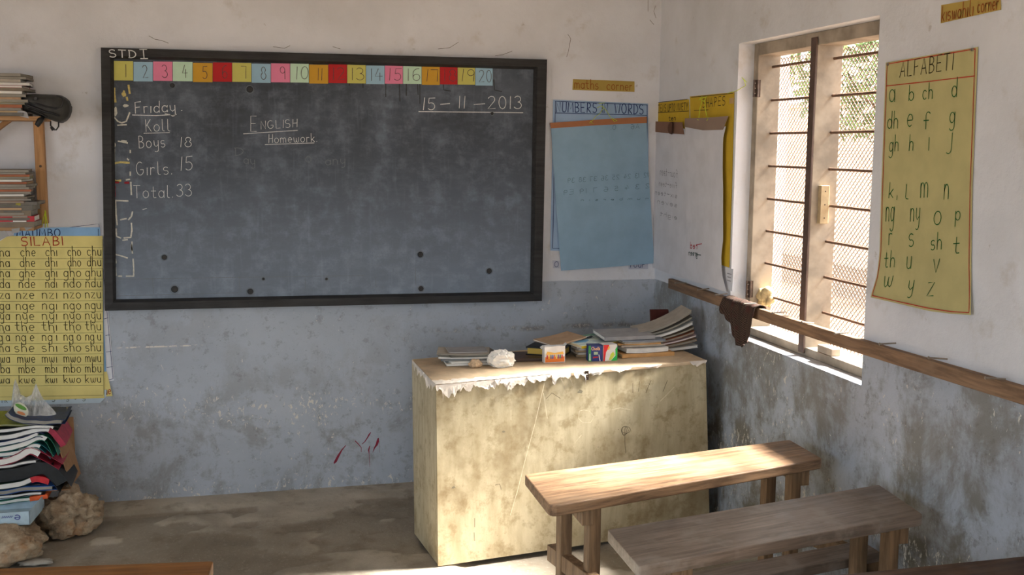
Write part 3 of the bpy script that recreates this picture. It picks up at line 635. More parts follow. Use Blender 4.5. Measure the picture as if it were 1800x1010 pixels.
# numbers-in-words poster with a blue sheet hung over it
o = quad('poster', PB, (972, 175), (1139, 182), (1140, 446), (967, 440), 0.003, paper('light_blue_chart', S(152, 178, 208)))
tag(o, 'light blue poster headed numbers in words, right of the blackboard', 'poster')
lettering('title_lettering', M['blue_ink'], PB, .0045, [('NUMBERS', (977, 196.5), (1048, 198), 17), ('IN', (1057, 198), (1067, 198.3), 16), ('WORDS', (1080, 199), (1130, 200.5), 17)], 0.0042, o)
lettering('border_line', M['blue_ink'], PB, .0044, [], 0, o, [[(976, 178), (1137, 184.5)], [(976, 198.5), (1136, 202.5)], [(976, 178), (971, 436), (1138, 442)], [(1137, 184.5), (1137, 442)]], 0.003)
ho = wavy(0.011, 0.006, 14, 4, 1.2)
o = sheet('hanging_sheet', PB, [(967, 220), (1050, 213), (1135, 208)], [(1135, 208), (1137, 280), (1143, 370), (1149, 462)], [(985, 475), (1040, 471), (1149, 462)], [(967, 220), (974, 330), (985, 475)], ho, paper('sky_blue_sheet', S(140, 170, 192)), None, 20, 24)
tag(o, 'blue paper sheet hanging from a brown strip over the numbers in words poster', 'paper sheet')
hon = lambda a, c: ho(a, c)+.0013
s_ = sheet('top_strip', PB, [(965, 216), (1050, 210), (1135, 205)], [(1135, 205), (1135, 216)], [(967, 225.5), (1050, 220), (1135, 216)], [(965, 216), (967, 225.5)], lambda a, c: ho(a, c)+.003, paper('brown_tape', S(164, 112, 80)), o, 16, 3, .002)
lettering('show_through_writing', M['dk_green_ink'], PB, hon, [('12 13 24 25 36 37 38 39', (1138, 311), (997, 321), 8), ('2 3 4 5 6 7 19 E9', (1140, 330), (990, 342), 8), ('n u m b e r s i n', (1138, 350), (1020, 353), 4), ('A6 ... 0.', (1122, 226), (1072, 228), 8)], 0.0014, o)
def string(parent, pl, pts, off, r=0.0013, name='string'):
    for ln in pts:
        b = MB(); b.tube([pl.pt(*pl.uv(*p), off+(0.003*math.sin(i*1.9))) for i, p in enumerate(ln)], r, 6); b.build(name, M['lime'], parent)
string(o, PB, [[(1047, 190), (1054, 186), (1058, 190), (1052, 200), (1045, 204), (1040, 211), (1034, 216), (1041, 218), (1035, 213)], [(1056, 186), (1064, 196), (1070, 205), (1078, 214), (1082, 212), (1074, 208)], [(1050, 182), (1060, 181)]], 0.022)
o = quad('label_card', PB, (971, 457), (983, 458), (983, 471), (972, 471), 0.0025, paper('pale_card', S(184, 188, 202))); tag(o, 'small pale card with a round zero, below left corner of the hanging blue sheet', 'label card')
lettering('lettering', M['blue_ink'], PB, .004, [('o', (974, 469), (981, 469), 17)], 0.0025, o)
o = quad('label_card', PB, (1104, 462), (1139, 458), (1139, 472.5), (1105, 473), 0.0025, paper('pale_card', S(184, 188, 202))); tag(o, 'small pale word card peeking out below right end of the hanging blue sheet', 'label card')
lettering('lettering', M['blue_ink'], PB, .004, [('four', (1106, 469.5), (1132, 469.5), 10)], 0.003, o)
o = quad('sign_strip', PB, (1007, 139), (1115, 143), (1115, 161.5), (1006, 158), 0.003, paper('ochre_strip', S(172, 148, 78))); tag(o, 'narrow ochre paper strip reading maths corner, above the blue poster', 'sign')
lettering('lettering', M['brown_ink'], PB, .0045, [('maths', (1009, 155), (1051, 157), 17), ('corner', (1066, 157.5), (1110, 159), 16)], 0.0034, o)
# red paint splashes on the blue wall
M['red_paint'] = plain('red_paint', S(138, 22, 52), 0.4, 0.4, 0.15, 50)
def splash(pts):
    b = MB(); vs = []; n = len(pts)
    for i, (px, py, w) in enumerate(pts):
        a = PB.uv(px, py); c = PB.uv(*pts[min(i+1, n-1)][:2]); d = PB.uv(*pts[max(i-1, 0)][:2]); dx, dz = c[0]-d[0], c[1]-d[1]; L = math.hypot(dx, dz)
        vs += [PB.pt(a[0]-dz/L*w/2, a[1]+dx/L*w/2, .0015), PB.pt(a[0]+dz/L*w/2, a[1]-dx/L*w/2, .0015)]
    b.add(vs, [(2*i, 2*i+1, 2*i+3, 2*i+2) for i in range(n-1)]); b.build('red_paint_mark', M['red_paint'], wall_back)['label'] = 'crimson paint splash'
splash([(587, 814, .006), (590, 810, .013), (595, 800, .011), (601, 790, .006), (608, 782, .003)])
splash([(652, 759, .002), (649, 763, .007), (645, 770, .005), (641, 776, .004), (636, 780, .003)])
splash([(624, 774, .004), (630, 780, .004), (635, 786, .003), (635, 794, .002)])
splash([(665, 769, .005), (664, 775, .013), (662, 781, .011), (658, 787, .006), (655, 795, .001)])
splash([(650, 783, .004), (648, 790, .007), (649, 798, .002), (650, 820, .0015)])
splash([(667, 775, .001), (667, 795, .001)])
# crack and smudge marks low on whitewash
lettering('wall_smudge', ink('soot_mark', S(92, 86, 82)), PB, .0013, [], 0, wall_back, [[(998, 60), (1003, 68), (999, 90), (996, 100)], [(1139, 0), (1139, 20)], [(1142, 35), (1149, 43)], [(1152, 10), (1149, 20), (1153, 32)], [(262, 63), (272, 69), (284, 71), (296, 76)], [(770, 86), (790, 84), (806, 74)], [(480, 82), (500, 85), (510, 80)], [(585, 82), (598, 86)], [(870, 98), (884, 96), (900, 90)]], 0.002)

# ------------------------------------------------------------------ papers on the right wall
o = quad('poster', PR, (1156, 181), (1212, 174.5), (1216, 330), (1152, 330), 0.003, paper('mustard_chart', S(196, 164, 50))); tag(o, 'mustard poster headed tens up to ninety, in the corner on the right wall', 'poster')
lettering('title_lettering', M['black_ink'], PR, .0045, [('TENS', (1158, 196.5), (1172, 195.5), 12), ('UPTO', (1175, 195.5), (1188, 194.5), 12), ('NINETY', (1191, 194), (1210, 192.5), 12), ('ten', (1177, 212), (1189, 211), 9)], 0.0042, o, [[(1158, 180), (1210, 174.5)], [(1157, 198), (1212, 195)]], 0.003)
wo = wavy(0.010, 0.006, 9, 3, .6)
o = sheet('hanging_sheet', PR, [(1150, 222), (1208, 226)], [(1208, 226), (1214, 300), (1216, 491)], [(1151, 470), (1180, 481), (1216, 491)], [(1150, 222), (1151, 350), (1149, 440), (1151, 470)], wo, paper('grey_white_paper', S(206, 206, 212)), None, 16, 24)
tag(o, 'white sheet hanging in the corner, left of the two white sheets on the wall', 'paper sheet')
lettering('show_through_writing', M['grey_ink'], PR, lambda a, c: wo(a, c)+.0013, [('four-teen', (1196, 312), (1165, 307), 14), ('five-teen', (1195, 331), (1163, 326), 10), ('six-teen', (1195, 348), (1156, 341), 9), ('seven', (1195, 364), (1160, 357), 9), ('eight', (1195, 386), (1165, 378), 8)], 0.0030, o)
s_ = sheet('top_strip', PR, [(1149, 213), (1205, 215)], [(1205, 215), (1208, 236)], [(1149, 231), (1180, 234), (1208, 236)], [(1149, 213), (1149, 231)], lambda a, c: wo(a, c)+.004, paper('dark_brown_tape', S(128, 98, 82)), o, 10, 3, .002)
b = MB(); c = PR.uv(1189, 225)
b.grid(lambda u, v: PR.pt(c[0]+.030*math.cos(2*PI*u)*math.sin(PI*v)**.6, c[1]+.030*math.cos(PI*v), .022+.010*math.sin(PI*v)+.003*math.sin(5*u*PI)), 14, 8)
b.build('brown_patch', paper('umber_patch', S(92, 66, 54)), o)
o = sheet('poster', PR, [(1214, 169.5), (1292, 162)], [(1292, 162), (1288, 320), (1283, 470)], [(1217, 448), (1283, 470)], [(1214, 169.5), (1217, 448)], 0.0035, paper('mustard_chart', S(196, 164, 50))); tag(o, 'mustard poster headed shapes, beside the left edge of the window', 'poster')
lettering('title_lettering', M['black_ink'], PR, .005, [('SHAPES', (1236, 189), (1276, 184.5), 15)], 0.0034, o, [[(1217, 171), (1290, 164)], [(1222, 194), (1247, 193)]], 0.003)
b = MB(); q = PR.uv(1288, 177); b.box(XR-.006, XR-.0045, q[0]-.02, q[0]+.02, q[1]-.012, q[1]+.012); b.build('tape', paper('clear_tape', S(190, 160, 110)), o)
string(o, PR, [[(1238, 176), (1244, 170), (1250, 172), (1246, 178), (1240, 174), (1252, 170)], [(1244, 176), (1241, 190), (1237, 208), (1239, 212), (1236, 210)], [(1248, 176), (1250, 190), (1252, 208), (1255, 206), (1253, 212)]], 0.026, 0.0016)
o = quad('paper_card', PR, (1270, 468), (1290, 473), (1288, 512), (1268, 500), 0.0025, paper('white_chart_paper', S(214, 216, 222))); tag(o, 'small white printed paper peeking out low behind the right hanging white sheet', 'paper')
lettering('print_line', M['grey_ink'], PR, .004, [], 0, o, [[(1280, 480), (1287, 482)], [(1280, 486), (1286, 488)], [(1280, 492), (1286, 494)]], 0.004)
wo2 = wavy(0.017, 0.010, 8, 5, 2.2)
o = sheet('hanging_sheet', PR, [(1212, 220), (1248, 226), (1284, 222)], [(1284, 222), (1279, 244), (1279, 300), (1280, 330), (1280, 420), (1276, 450), (1277, 480), (1284, 513)], [(1213, 489), (1250, 501), (1284, 513)], [(1212, 220), (1213, 350), (1213, 489)], wo2, paper('grey_white_paper', S(206, 206, 212)), None, 16, 28)
tag(o, 'white sheet with torn right edge hanging over the shapes poster beside the window', 'paper sheet')
wn = lambda a, c: wo2(a, c)+.0013
lettering('red_writing', ink('crimson_ink', S(160, 50, 64)), PR, wn, [('red', (1233, 437), (1221, 436), 11)], 0.0045, o, [[(1231, 430), (1241, 428)]], 0.004)
lettering('dark_writing', M['dk_green_ink'], PR, wn, [('green', (1234, 450), (1218, 448), 10)], 0.0040, o, [[(1232, 447), (1240, 448)]], 0.004)
s_ = sheet('top_strip', PR, [(1213, 208), (1250, 207), (1289, 204)], [(1289, 204), (1280, 228)], [(1212, 223), (1245, 229), (1280, 228)], [(1213, 208), (1212, 223)], lambda a, c: wo2(a, c)+.004, paper('brown_card_strip', S(142, 122, 108)), o, 12, 4, .002)
# alphabet chart
ao = lambda a, c: 0.004 + 0.012*max(0, 1-abs(c-1.20)/0.16)**2
ae_l = [(1559, 110), (1555, 220), (1551, 330), (1548, 440), (1545, 485), (1541, 505), (1537, 522)]
ae_r = [(1721, 82.5), (1716, 200), (1711, 330), (1709, 470), (1711, 520), (1714, 553)]
o = sheet('alphabet_chart', PR, [(1559, 110), (1640, 96), (1721, 82.5)], ae_r, [(1537, 522), (1590, 534), (1640, 546), (1680, 551), (1714, 553)], ae_l, ao, paper('olive_yellow_paper', S(180, 172, 122)), None, 16, 30)
tag(o, 'tall yellow alphabet chart with green letters, on the white wall right of the window', 'chart')
aon = lambda a, c: ao(a, c)+.0014
lettering('title_lettering', M['black_ink'], PR, aon, [('ALFABETI', (1584, 136), (1677, 122), 27)], 0.0034, o)
lettering('border_line', M['red_ink'], PR, aon, [], 0, o, [[(1563, 112.5), (1640, 99), (1717, 86)], [(1561, 151), (1640, 142.5), (1716, 133.5)], [(1562, 113), (1558, 220), (1554, 330), (1551, 440), (1547, 488), (1541, 519)], [(1541, 519), (1590, 530), (1640, 541), (1680, 547), (1711, 549)], [(1717, 86), (1713, 200), (1708, 330), (1706, 470), (1711, 549)]], 0.0032)
al = [('a', 1565, 179, 10, 38), ('b', 1599, 177, 9, 27), ('ch', 1624, 174.5, 17, 28), ('d', 1675, 170.7, 9, 34), ('dh', 1562, 226, 18, 30), ('e', 1596, 222.7, 10, 38), ('f', 1626, 227, 11, 30), ('g', 1671, 216, 9, 33), ('gh', 1565, 266, 16, 28), ('h', 1600, 264.6, 7, 28), ('i', 1634, 264.6, 1, 40), ('j', 1667, 258, 8, 42),
      ('k', 1564, 348, 8, 27), ('l', 1592, 350, 7, 26), ('m', 1620, 347, 13, 46), ('n', 1661, 350, 8, 46), ("ng'", 1559, 389, 18, 44), ('ny', 1602, 389, 16, 40), ('o', 1643, 395, 13, 42), ('p', 1681, 387, 9, 28), ('r', 1564, 430, 6, 36), ('s', 1599, 433.6, 9, 40), ('sh', 1638, 439, 19, 30), ('t', 1677, 445.7, 11, 32), ('th', 1557, 470, 18, 29), ('u', 1596, 472, 8, 38), ('v', 1643, 479, 11, 42), ('w', 1558, 504.5, 15, 34), ('y', 1601, 511, 9, 32), ('z', 1635, 520, 12, 42)]
lettering('lettering', M['green_ink'], PR, aon, [(s, (x, y), (x+w, y-w*0.06), h) for s, x, y, w, h in al], 0.0033, o)
for (px, py) in ((1564, 113), (1713, 87), (1706, 546)):
    b = MB(); q = PR.uv(px, py); b.disc((XR-.006, q[0], q[1]), (-1, 0, 0), 0.005, 10, 0.004); b.build('thumb_tack', M['nail'], o)
o = quad('sign_strip', PR, (1656, 9), (1760, -9), (1761, 17), (1655, 41), 0.003, paper('ochre_strip', S(172, 148, 78))); tag(o, 'ochre paper strip reading kiswahili corner, high on the right wall', 'sign')
lettering('lettering', M['brown_ink'], PR, .0045, [('kiswahili', (1657, 38), (1712, 27), 26), ('corner', (1720, 23), (1757, 16), 25)], 0.0036, o)
# string tied from the shapes poster to the window hinge
b = MB(); p0 = PR.pt(*PR.uv(1286, 164), .02); p1 = at_y(1311, 150, WY1-0.05); p2 = at_y(1304, 136, WY1-.05)
b.tube([p0, p0.lerp(p1, .5)+Vector((0, -.004, -.006)), p1, p1.lerp(p2, .5)+Vector((-.004, -.01, .004)), p2, p1+Vector((0, -.008, .012))], 0.0013, 6)
tag(b.build('string', M['lime']), 'lime green string tied from the yellow poster corner to the upper window hinge', 'string')
# ------------------------------------------------------------------ school desks (top plank, legs, rails and an attached seat plank)
def plank(quad_, z, th, radii=(0, 0, 0, 0)):   # quad of (x,y): back-left, front-left, front-right, back-right
    out = []
    for i in range(4):
        p = Vector(quad_[i]); a = Vector(quad_[i-1]); c = Vector(quad_[(i+1) % 4]); r = radii[i]
        if r <= 0: out.append(p); continue
        d0 = (a-p).normalized(); d1 = (c-p).normalized()
        for k in range(7):
            t = k/6; s0 = p+d0*r; s1 = p+d1*r
            out.append(s0*(1-t)**2 + p*2*t*(1-t) + s1*t*t)
    n = len(out); zf = z if callable(z) else (lambda q: z)
    vs = [(q.x, q.y, zf(q)-th) for q in out] + [(q.x, q.y, zf(q)) for q in out]
    b = MB(); b.add(vs, [tuple(range(n))[::-1], tuple(range(n, 2*n))] + [(i, (i+1) % n, n+(i+1) % n, n+i) for i in range(n)])
    return b
def school_desk(label, quad_, z, seat, zs, mtop, mseat, mleg, radii=(.012, .035, .02, .012), ends=((.10, .33), (.86, .94)), th=0.036):
    q = [Vector(p) for p in quad_]
    bl, fl, fr, br = q
    F = lambda s, t: (bl*(1-s)+br*s)*(1-t) + (fl*(1-s)+fr*s)*t
    c = F(.5, .5); root = empty('school_desk', (c.x, c.y, 0), label, 'school desk', 'wooden school desks')
    bevel(plank(quad_, z, th, radii).build('desktop', mtop, root), 0.004, 2, 50)
    sq = [Vector(p) for p in seat]; G_ = lambda s, t: (sq[0]*(1-s)+sq[3]*s)*(1-t) + (sq[1]*(1-s)+sq[2]*s)*t
    bevel(plank(seat, zs, 0.032, (.01,)*4).build('seat', mseat, root), 0.004, 2, 50)
    ux = (br-bl).normalized(); uy = Vector((-ux.y, ux.x))        # along the desk, towards its back
    def post(p, z0, z1, wx=.042, wy=.038):
        b = MB(); a, c_ = ux*wx/2, uy*wy/2
        pts = [p-a-c_, p+a-c_, p+a+c_, p-a+c_]
        b.hexa([(k.x, k.y, z0) for k in pts] + [(k.x, k.y, z1) for k in pts]); return b
    for s, sgn in ((0.13, -1), (0.885, 1)):
        pr, pf = F(s, .33), F(s, .86)
        k = .024 if sgn < 0 else .014
        pr = pr - ux*k; pf = pf + ux*k
        for p in (pr, pf): bevel(post(p, 0.0, z-th).build('leg', mleg, root), 0.003)
        # batten under the top, inside the legs
        o = ux*(0.0 if sgn < 0 else 0.052); a, c_ = F(s, .16)+o, F(s, .93)+o
        b = MB(); b.beam((a.x, a.y, z-th-.028), (c_.x, c_.y, z-th-.028), .038, .055); bevel(b.build('batten', mleg, root), 0.002)
        # low side rail running forward to carry the seat
        o = ux*(0.042*sgn); a = F(s, .05)+o; sf = G_(min(.97, max(.03, s)), .9)
        e = a - uy*((a-sf).dot(uy))
        b = MB(); b.beam((a.x, a.y, zs-.062), (e.x, e.y, zs-.062), .036, .056); bevel(b.build('side_rail', mleg, root), 0.002)
        sl = e + uy*.05 - ux*(0.040*sgn)
        bevel(post(sl, 0.0, zs-.034).build('seat_leg', mleg, root), 0.003)
    return root
P2 = lambda px, py, z: tuple(at_z(px, py, z).xy)
d1 = [P2(922, 833, .6), P2(967, 890, .6), P2(1447, 806, .6), P2(1388, 772, .6)]
sB = Vector(P2(1514, 948.5, .385)); sF = Vector(P2(1549, 970, .385)); dirn = (Vector(P2(1514, 948.5, .385))-Vector(P2(1196.7, 1009, .385))).normalized()
sLb = sB - dirn*1.02
seat1 = [tuple(sLb), tuple(sLb+(sF-sB)*1.0), tuple(sF), tuple(sB)]
school_desk('sunlit wooden school desk nearest the teacher table, rounded front corner', d1, .6, seat1, .385, M['bench'], M['bench_sheen'], M['leg'])
d2 = [P2(1068, 930, .6), P2(1124, 995, .6), P2(1622, 903, .6), P2(1545, 851, .6)]
s2 = [(1.02, 2.42), (1.02, 2.25), (1.95, 2.46), (1.95, 2.62)]
school_desk('dark wooden school desk in the middle, directly in front of the sunlit desk', d2, .6, s2, .36, M['bench_sheen'], M['bench_sheen'], M['leg'], (.006, .006, .006, .006))
d3 = [(1.25, 2.330), (1.25, 2.03), (1.99, 2.05), (1.985, 2.338)]
s3 = [(1.3, 1.92), (1.3, 1.75), (1.96, 1.77), (1.96, 1.94)]
school_desk('dark wooden school desk cut off by the bottom right corner of the view', d3, .62, s3, .38, M['bench_dark'], M['bench_dark'], M['leg'], (.006,)*4)
a = Vector(P2(375, 985, .6)); c = Vector(P2(0, 998, .6)); dv = (c-a).normalized(); nv = Vector((-dv.y, dv.x)); nv = nv if nv.y < 0 else -nv
e = a+dv*1.12
d4 = [tuple(e), tuple(e+nv*.28), tuple(a+nv*.28+dv*-.01), tuple(a)]
s4 = [tuple(e+nv*.42), tuple(e+nv*.6), tuple(a+nv*.6), tuple(a+nv*.42)]
school_desk('warm brown wooden school desk cut off by the bottom left corner of the view', d4, .6, s4, .37, M['bench_warm'], M['bench_warm'], M['leg'], (.006,)*4)

# ------------------------------------------------------------------ teacher's table (boxed in with plywood)
TZL, TZR = 0.750, 0.763
A = Vector((.705, 4.112, 0)); At = at_z(767, 676, TZL); Bt = at_z(1241, 632, TZR); Bt.x = min(Bt.x, 1.985)
Bb = Vector((1.965, 4.305, 0)); Cb = Vector((.667, 4.50, 0)); Ct = at_z(724, 631, TZL)
Db = Vector((1.93, 4.70, 0)); Dt = Bt + (Ct-At) + Vector((0, .0, 0))
TX0, TX1 = At.x, Bt.x
def top_z(x): return lerp(TZL, TZR, (x-TX0)/(TX1-TX0))
root = empty('teacher_table', ((A.x+Db.x)/2, (A.y+Db.y)/2, 0), 'large boxed plywood teacher table with torn top edge, below the posters', 'table')
def panel(name, p00, p10, p11, p01, inward, th, mat, parent=None):
    iv = Vector(inward).normalized()*th
    b = MB(); b.slab(lambda u, v: p00.lerp(p10, u).lerp(p01.lerp(p11, u), v), lambda u, v: p00.lerp(p10, u).lerp(p01.lerp(p11, u), v)+iv, 6, 6)
    return b.build(name, mat, parent)
gap = Vector((0, 0, 0.004))
front = panel('front_panel', A+gap, Bb+gap, Bt-Vector((0, 0, .016)), At-Vector((0, 0, .016)), (-.12, 1, 0), .015, M['plywood'], root)
panel('side_panel', A+gap+Vector((0.001, .016, 0)), Cb+gap, Ct-Vector((0, 0, .016)), At+Vector((0.001, .016, -.016)), (1, 0, 0), .015, M['plywood'], root)
panel('side_panel', Bb+gap+Vector((-.001, .016, 0)), Db+gap, Dt-Vector((0, 0, .016)), Bt+Vector((-.001, .016, -.016)), (-1, 0, 0), .015, M['plywood'], root)
b = MB(); tp = lambda u, v: At.lerp(Bt, u).lerp(Ct.lerp(Dt, u), v)
ov = lambda u, v: tp(u, v) + Vector((0, -0.003*(1-v), 0))
b.slab(ov, lambda u, v: ov(u, v)-Vector((0, 0, .0158)), 10, 6)
bevel(b.build('tabletop', M['tabletop'], root), 0.003)
for s, t in ((.055, .90), (.945, .90)):
    p = A.lerp(Bb, s).lerp(Cb.lerp(Db, s), t); q = At.lerp(Bt, s).lerp(Ct.lerp(Dt, s), t)
    b = MB(); b.beam((p.x, p.y, 0.0), (p.x, p.y, q.z-.017), .04, .04); b.build('leg', M['leg'], root)
# keyhole plate
fn = Vector((.14, -1, 0)).normalized()
def on_front(px, py, off=0.002):               # point on the front panel
    n = (Bb-A).cross(At-A).normalized(); v = ray(px, py); t = (A-CAM).dot(n)/v.dot(n); p = CAM+v*t
    return p + fn*off
b = MB(); p = on_front(1031, 659); e1 = (Bb-A).normalized()
b.beam(p-Vector((0, 0, .02)), p+Vector((0, 0, .018)), .016, .004, fn); b.disc(p+fn*.002-Vector((0, 0, .008)), fn, .005, 10, .002)
b.build('keyhole_plate', M['dark_steel'], root)
# torn plastic covering along the top edges
torn = lambda b: b.build('torn_covering', M['torn'], root)
def flap(p0, p1, depth, nrm, seed):            # a ragged strip hanging from the edge p0-p1
    b = MB(); L = (p1-p0).length; n = max(6, int(L/.0035)); rows = 5; vs = []
    for j in range(rows+1):
        for i in range(n+1):
            u = i/n; s_ = u*L*60+seed*7.3
            d = depth*(.30+.7*max(0, mnoise.fractal(Vector((s_*.5, seed, .3)), .8, 2.2, 4)+.45))*(min(1, u*6, (1-u)*6)**.5)
            w = j/rows; cur = .006*math.sin(w*3+s_*.4+seed)*w + .010*w*w*max(0, mnoise.noise(Vector((s_*.3, 4, seed))))
            sd = (p1-p0).normalized()*(.010*w*mnoise.noise(Vector((s_*.35, seed, 9))))
            vs.append(p0.lerp(p1, u) + sd + nrm*(.0022+max(0, cur)+.0015*w) - Vector((0, 0, d*w)))
    b.add(vs, [(j*(n+1)+i, j*(n+1)+i+1, (j+1)*(n+1)+i+1, (j+1)*(n+1)+i) for j in range(rows) for i in range(n)])
    return torn(b)
for k, (u0, u1, dp) in enumerate([(-.002, .10, .058), (.085, .22, .040), (.20, .33, .058), (.31, .40, .026), (.40, .47, .052), (.48, .60, .030), (.62, .70, .018), (.74, .82, .014), (.93, 1.0, .022)]):
    flap(ov(u0, 0), ov(u1, 0), dp, fn, k+1.)['label'] = 'frayed whitish plastic covering'
sn = Vector((-1, -.05, 0)).normalized()
flap(tp(0, 0), tp(0, .45), .045, sn, 21.); flap(tp(0, .4), tp(0, .95), .04, sn, 23.)
def wisp(p, d, L, w):                          # a curling torn strip
    b = MB(); vs = []; sd = d.cross(Vector((0, 0, 1)))
    sd = sd.normalized() if sd.length > .1 else e1
    for i in range(8):
        t_ = i/7; q = p + d*L*t_ + fn*.012*math.sin(t_*2.6) + Vector((0, 0, .006*math.sin(t_*3)))
        ww = w*(1-t_*.85); vs += [q-sd*ww/2, q+sd*ww/2]
    b.add(vs, [(2*i, 2*i+1, 2*i+3, 2*i+2) for i in range(7)]); return torn(b)
e1 = (Bb-A).normalized()
for (u, ang, L, w) in [(.035, -55, .045, .008), (.06, -60, .035, .006), (.115, -45, .05, .010), (.20, -80, .05, .004), (.25, -30, .055, .009), (.285, -40, .045, .006), (.335, -20, .03, .006), (.43, -75, .06, .008), (.455, -60, .05, .005), (.52, -88, .045, .004), (.015, -85, .05, .007)]:
    a_ = math.radians(ang); wisp(ov(u, 0)+fn*.006-Vector((0, 0, .012)), (e1*math.cos(a_)+Vector((0, 0, math.sin(a_)))).normalized(), L, w)
b = MB()
rg = lambda u: .10+.10*(.5+mnoise.fractal(Vector((u*14, 3, 1)), .8, 2.2, 4))
def film(u, v, o): return ov(lerp(-.002, .40, u), v*rg(u)*(1-u*.6)) + Vector((0, 0, o+.002*abs(math.sin(u*47+v*11))*(1-v)))
b.slab(lambda u, v: film(u, v, .0012), lambda u, v: film(u, v, .0004), 60, 5); torn(b)
# keyhole and wear on the panel top
# scratches and scribbles on the front
def scribble(name, mat, lines, w):
    for ln in lines:
        b = MB(); pts = [on_front(*p, .0012) for p in ln]; vs = []
        for i, p in enumerate(pts):
            d = (pts[min(i+1, len(pts)-1)]-pts[max(i-1, 0)]).normalized(); s_ = d.cross(fn)*w/2; vs += [p+s_, p-s_]
        b.add(vs, [(2*i, 2*i+1, 2*i+3, 2*i+2) for i in range(len(pts)-1)]); b.build(name, mat, front)
circ = lambda cx, cy, rx, ry, n=14: [(cx+rx*math.cos(2*PI*k/n), cy+ry*math.sin(2*PI*k/n)) for k in range(n+1)]
scribble('scratch', ink('pale_scratch', S(216, 206, 178)), [[(957, 672), (940, 745), (925, 800), (910, 860), (897, 905)], [(1018, 722), (1026, 720), (1036, 722), (1044, 732), (1038, 742), (1024, 742), (1017, 735), (1018, 722)], [(955, 690), (962, 735)], [(1075, 720), (1090, 716), (1110, 720)], [(1160, 705), (1185, 680)], [(898, 720), (898, 738)], [(1010, 778), (1022, 764)]], .0026)
scribble('pencil_mark', ink('dark_scribble', S(88, 78, 62)), [[(1098, 752), (1098, 775), (1100, 796)], circ(1098, 756, 6, 7), circ(1100, 755, 8, 6), circ(1097, 757, 4, 8), [(1086, 754), (1087, 755)], [(1112, 690), (1112, 673)], [(1122, 688), (1124, 670)], [(1135, 690), (1144, 668)], [(1165, 688), (1173, 668)], [(960, 700), (970, 690), (985, 700)], [(834, 910), (834, 926)], [(833, 935), (834, 950)], [(870, 852), (878, 850), (881, 860)]], .002)
for (px, py, r) in [(797, 856, .012), (1020, 688, .018), (885, 758, .010)]:
    c_ = on_front(px, py, .0011); e2 = Vector((0, 0, 1))
    b = MB(); b.add([c_+e1*r*1.1*math.cos(q)*(.5+.9*abs(mnoise.noise(Vector((q*2, px, 0)))))+e2*r*.6*math.sin(q)*(.5+.9*abs(mnoise.noise(Vector((q*2, px, 3))))) for q in [x_*PI/12 for x_ in range(24)]], [tuple(range(24))])
    b.build('ink_stain', ink('grey_stain', S(132, 124, 104)), front)
# a slat and a reddish bag lost between table and wall
b = MB(); b.beam((1.990, 4.62, 0.015), (2.008, 4.80, 0.36), .04, .014, (1, 0, 0))
tag(bevel(b.build('wooden_slat', M['frame_wood']), .002), 'grey wooden slat leaning in the gap between the teacher table and the wall', 'wooden slat')

# ------------------------------------------------------------------ wall shelf at the left
ST = at_y(30, 204, 4.96).z; SL = at_y(30, 398, 5.00).z
root = empty('wall_shelf', (-1.3, 5.06, SL-.02), 'two level raw wooden shelf on the back wall at the left edge, piled with books', 'shelf')
xe = at_y(70, 204, 4.93).x
for z, yf, xe_ in ((ST, 4.955, xe), (SL, 4.995, at_y(60, 398, 5.0).x)):
    b = MB(); b.box(-1.95, xe_, yf, DW-.002, z-.018, z); bevel(b.build('board', M['shelf'], root), .002)
pa = PB.uv(66, 205); pb_ = PB.uv(86, 396); px0 = at_y(76, 300, 5.16).x
for xx in (px0-.012, px0-.95):
    b = MB(); b.box(xx-.020, xx+.020, DW-.042, DW-.002, SL+.0003, ST-.0183); bevel(b.build('post', M['post'], root), .002)
b = MB(); b.disc((px0-.010, DW-.042, at_y(76, 292, 5.16).z), (0, -1, 0), .006, 10, .002); b.build('nail', M['dark_steel'], root)
a = at_y(0, 223, 5.14); c = at_y(24, 205, 5.14); dd = (c-a).normalized()
b = MB(); b.beam(a-dd*.30, c-dd*.012, .02, .036, (0, 1, 0)); bevel(b.build('brace', M['post'], root), .002)
for (q, lab) in (([(10, 186), (26, 190), (25, 202), (8, 198)], 1), ([(31, 192), (47, 197), (51, 208), (30, 203)], 2)):
    pl = Plane('B', 4.952); o = quad('paper_note', pl, *q, 0.0, paper('note_paper', S(176, 176, 178)), None, 3, 3, .001)
    tag(o, ('pale paper note hanging over the upper shelf edge at far left', 'pale paper note hanging over the upper shelf edge, nearer the black bag')[lab-1], 'paper note')
    lettering('lettering', M['grey_ink'], pl, .0012, [], 0, o, [[(q[0][0]+4, q[0][1]+6), (q[0][0]+12, q[0][1]+8)], [(q[0][0]+4, q[0][1]+9), (q[0][0]+10, q[0][1]+10.5)]], .0025)
for i, (q, lab) in enumerate((([(-10, 408), (8, 405), (15, 414), (-4, 424)], 'torn grey paper curling over the lower shelf edge at far left'), ([(20, 402), (35, 400), (34, 408), (22, 410)], 'torn grey paper scrap in the middle of the lower shelf edge'), ([(41, 397), (50, 392), (57, 400), (46, 405)], 'torn grey paper scrap at the right end of the lower shelf edge'))):
    pl = Plane('B', 4.992-.004*i); tag(quad('paper_scrap', pl, *q, 0.0, paper('scrap_paper', S(166, 166, 164)), None, 3, 3, .001), lab, 'paper scrap')
# lime string hanging by the post
b = MB(); pl = Plane('B', 5.13)
for ln in ([(80, 371), (77, 382), (74, 397)], [(80, 371), (82, 384), (84, 399)], [(79, 369), (80, 385), (79, 400)]):
    b.tube([pl.pt(*pl.uv(*p), .004*math.sin(i*2.)) for i, p in enumerate(ln)], .0018, 6)
tag(b.build('string', M['lime']), 'lime green string hanging at the foot of the shelf post', 'string')
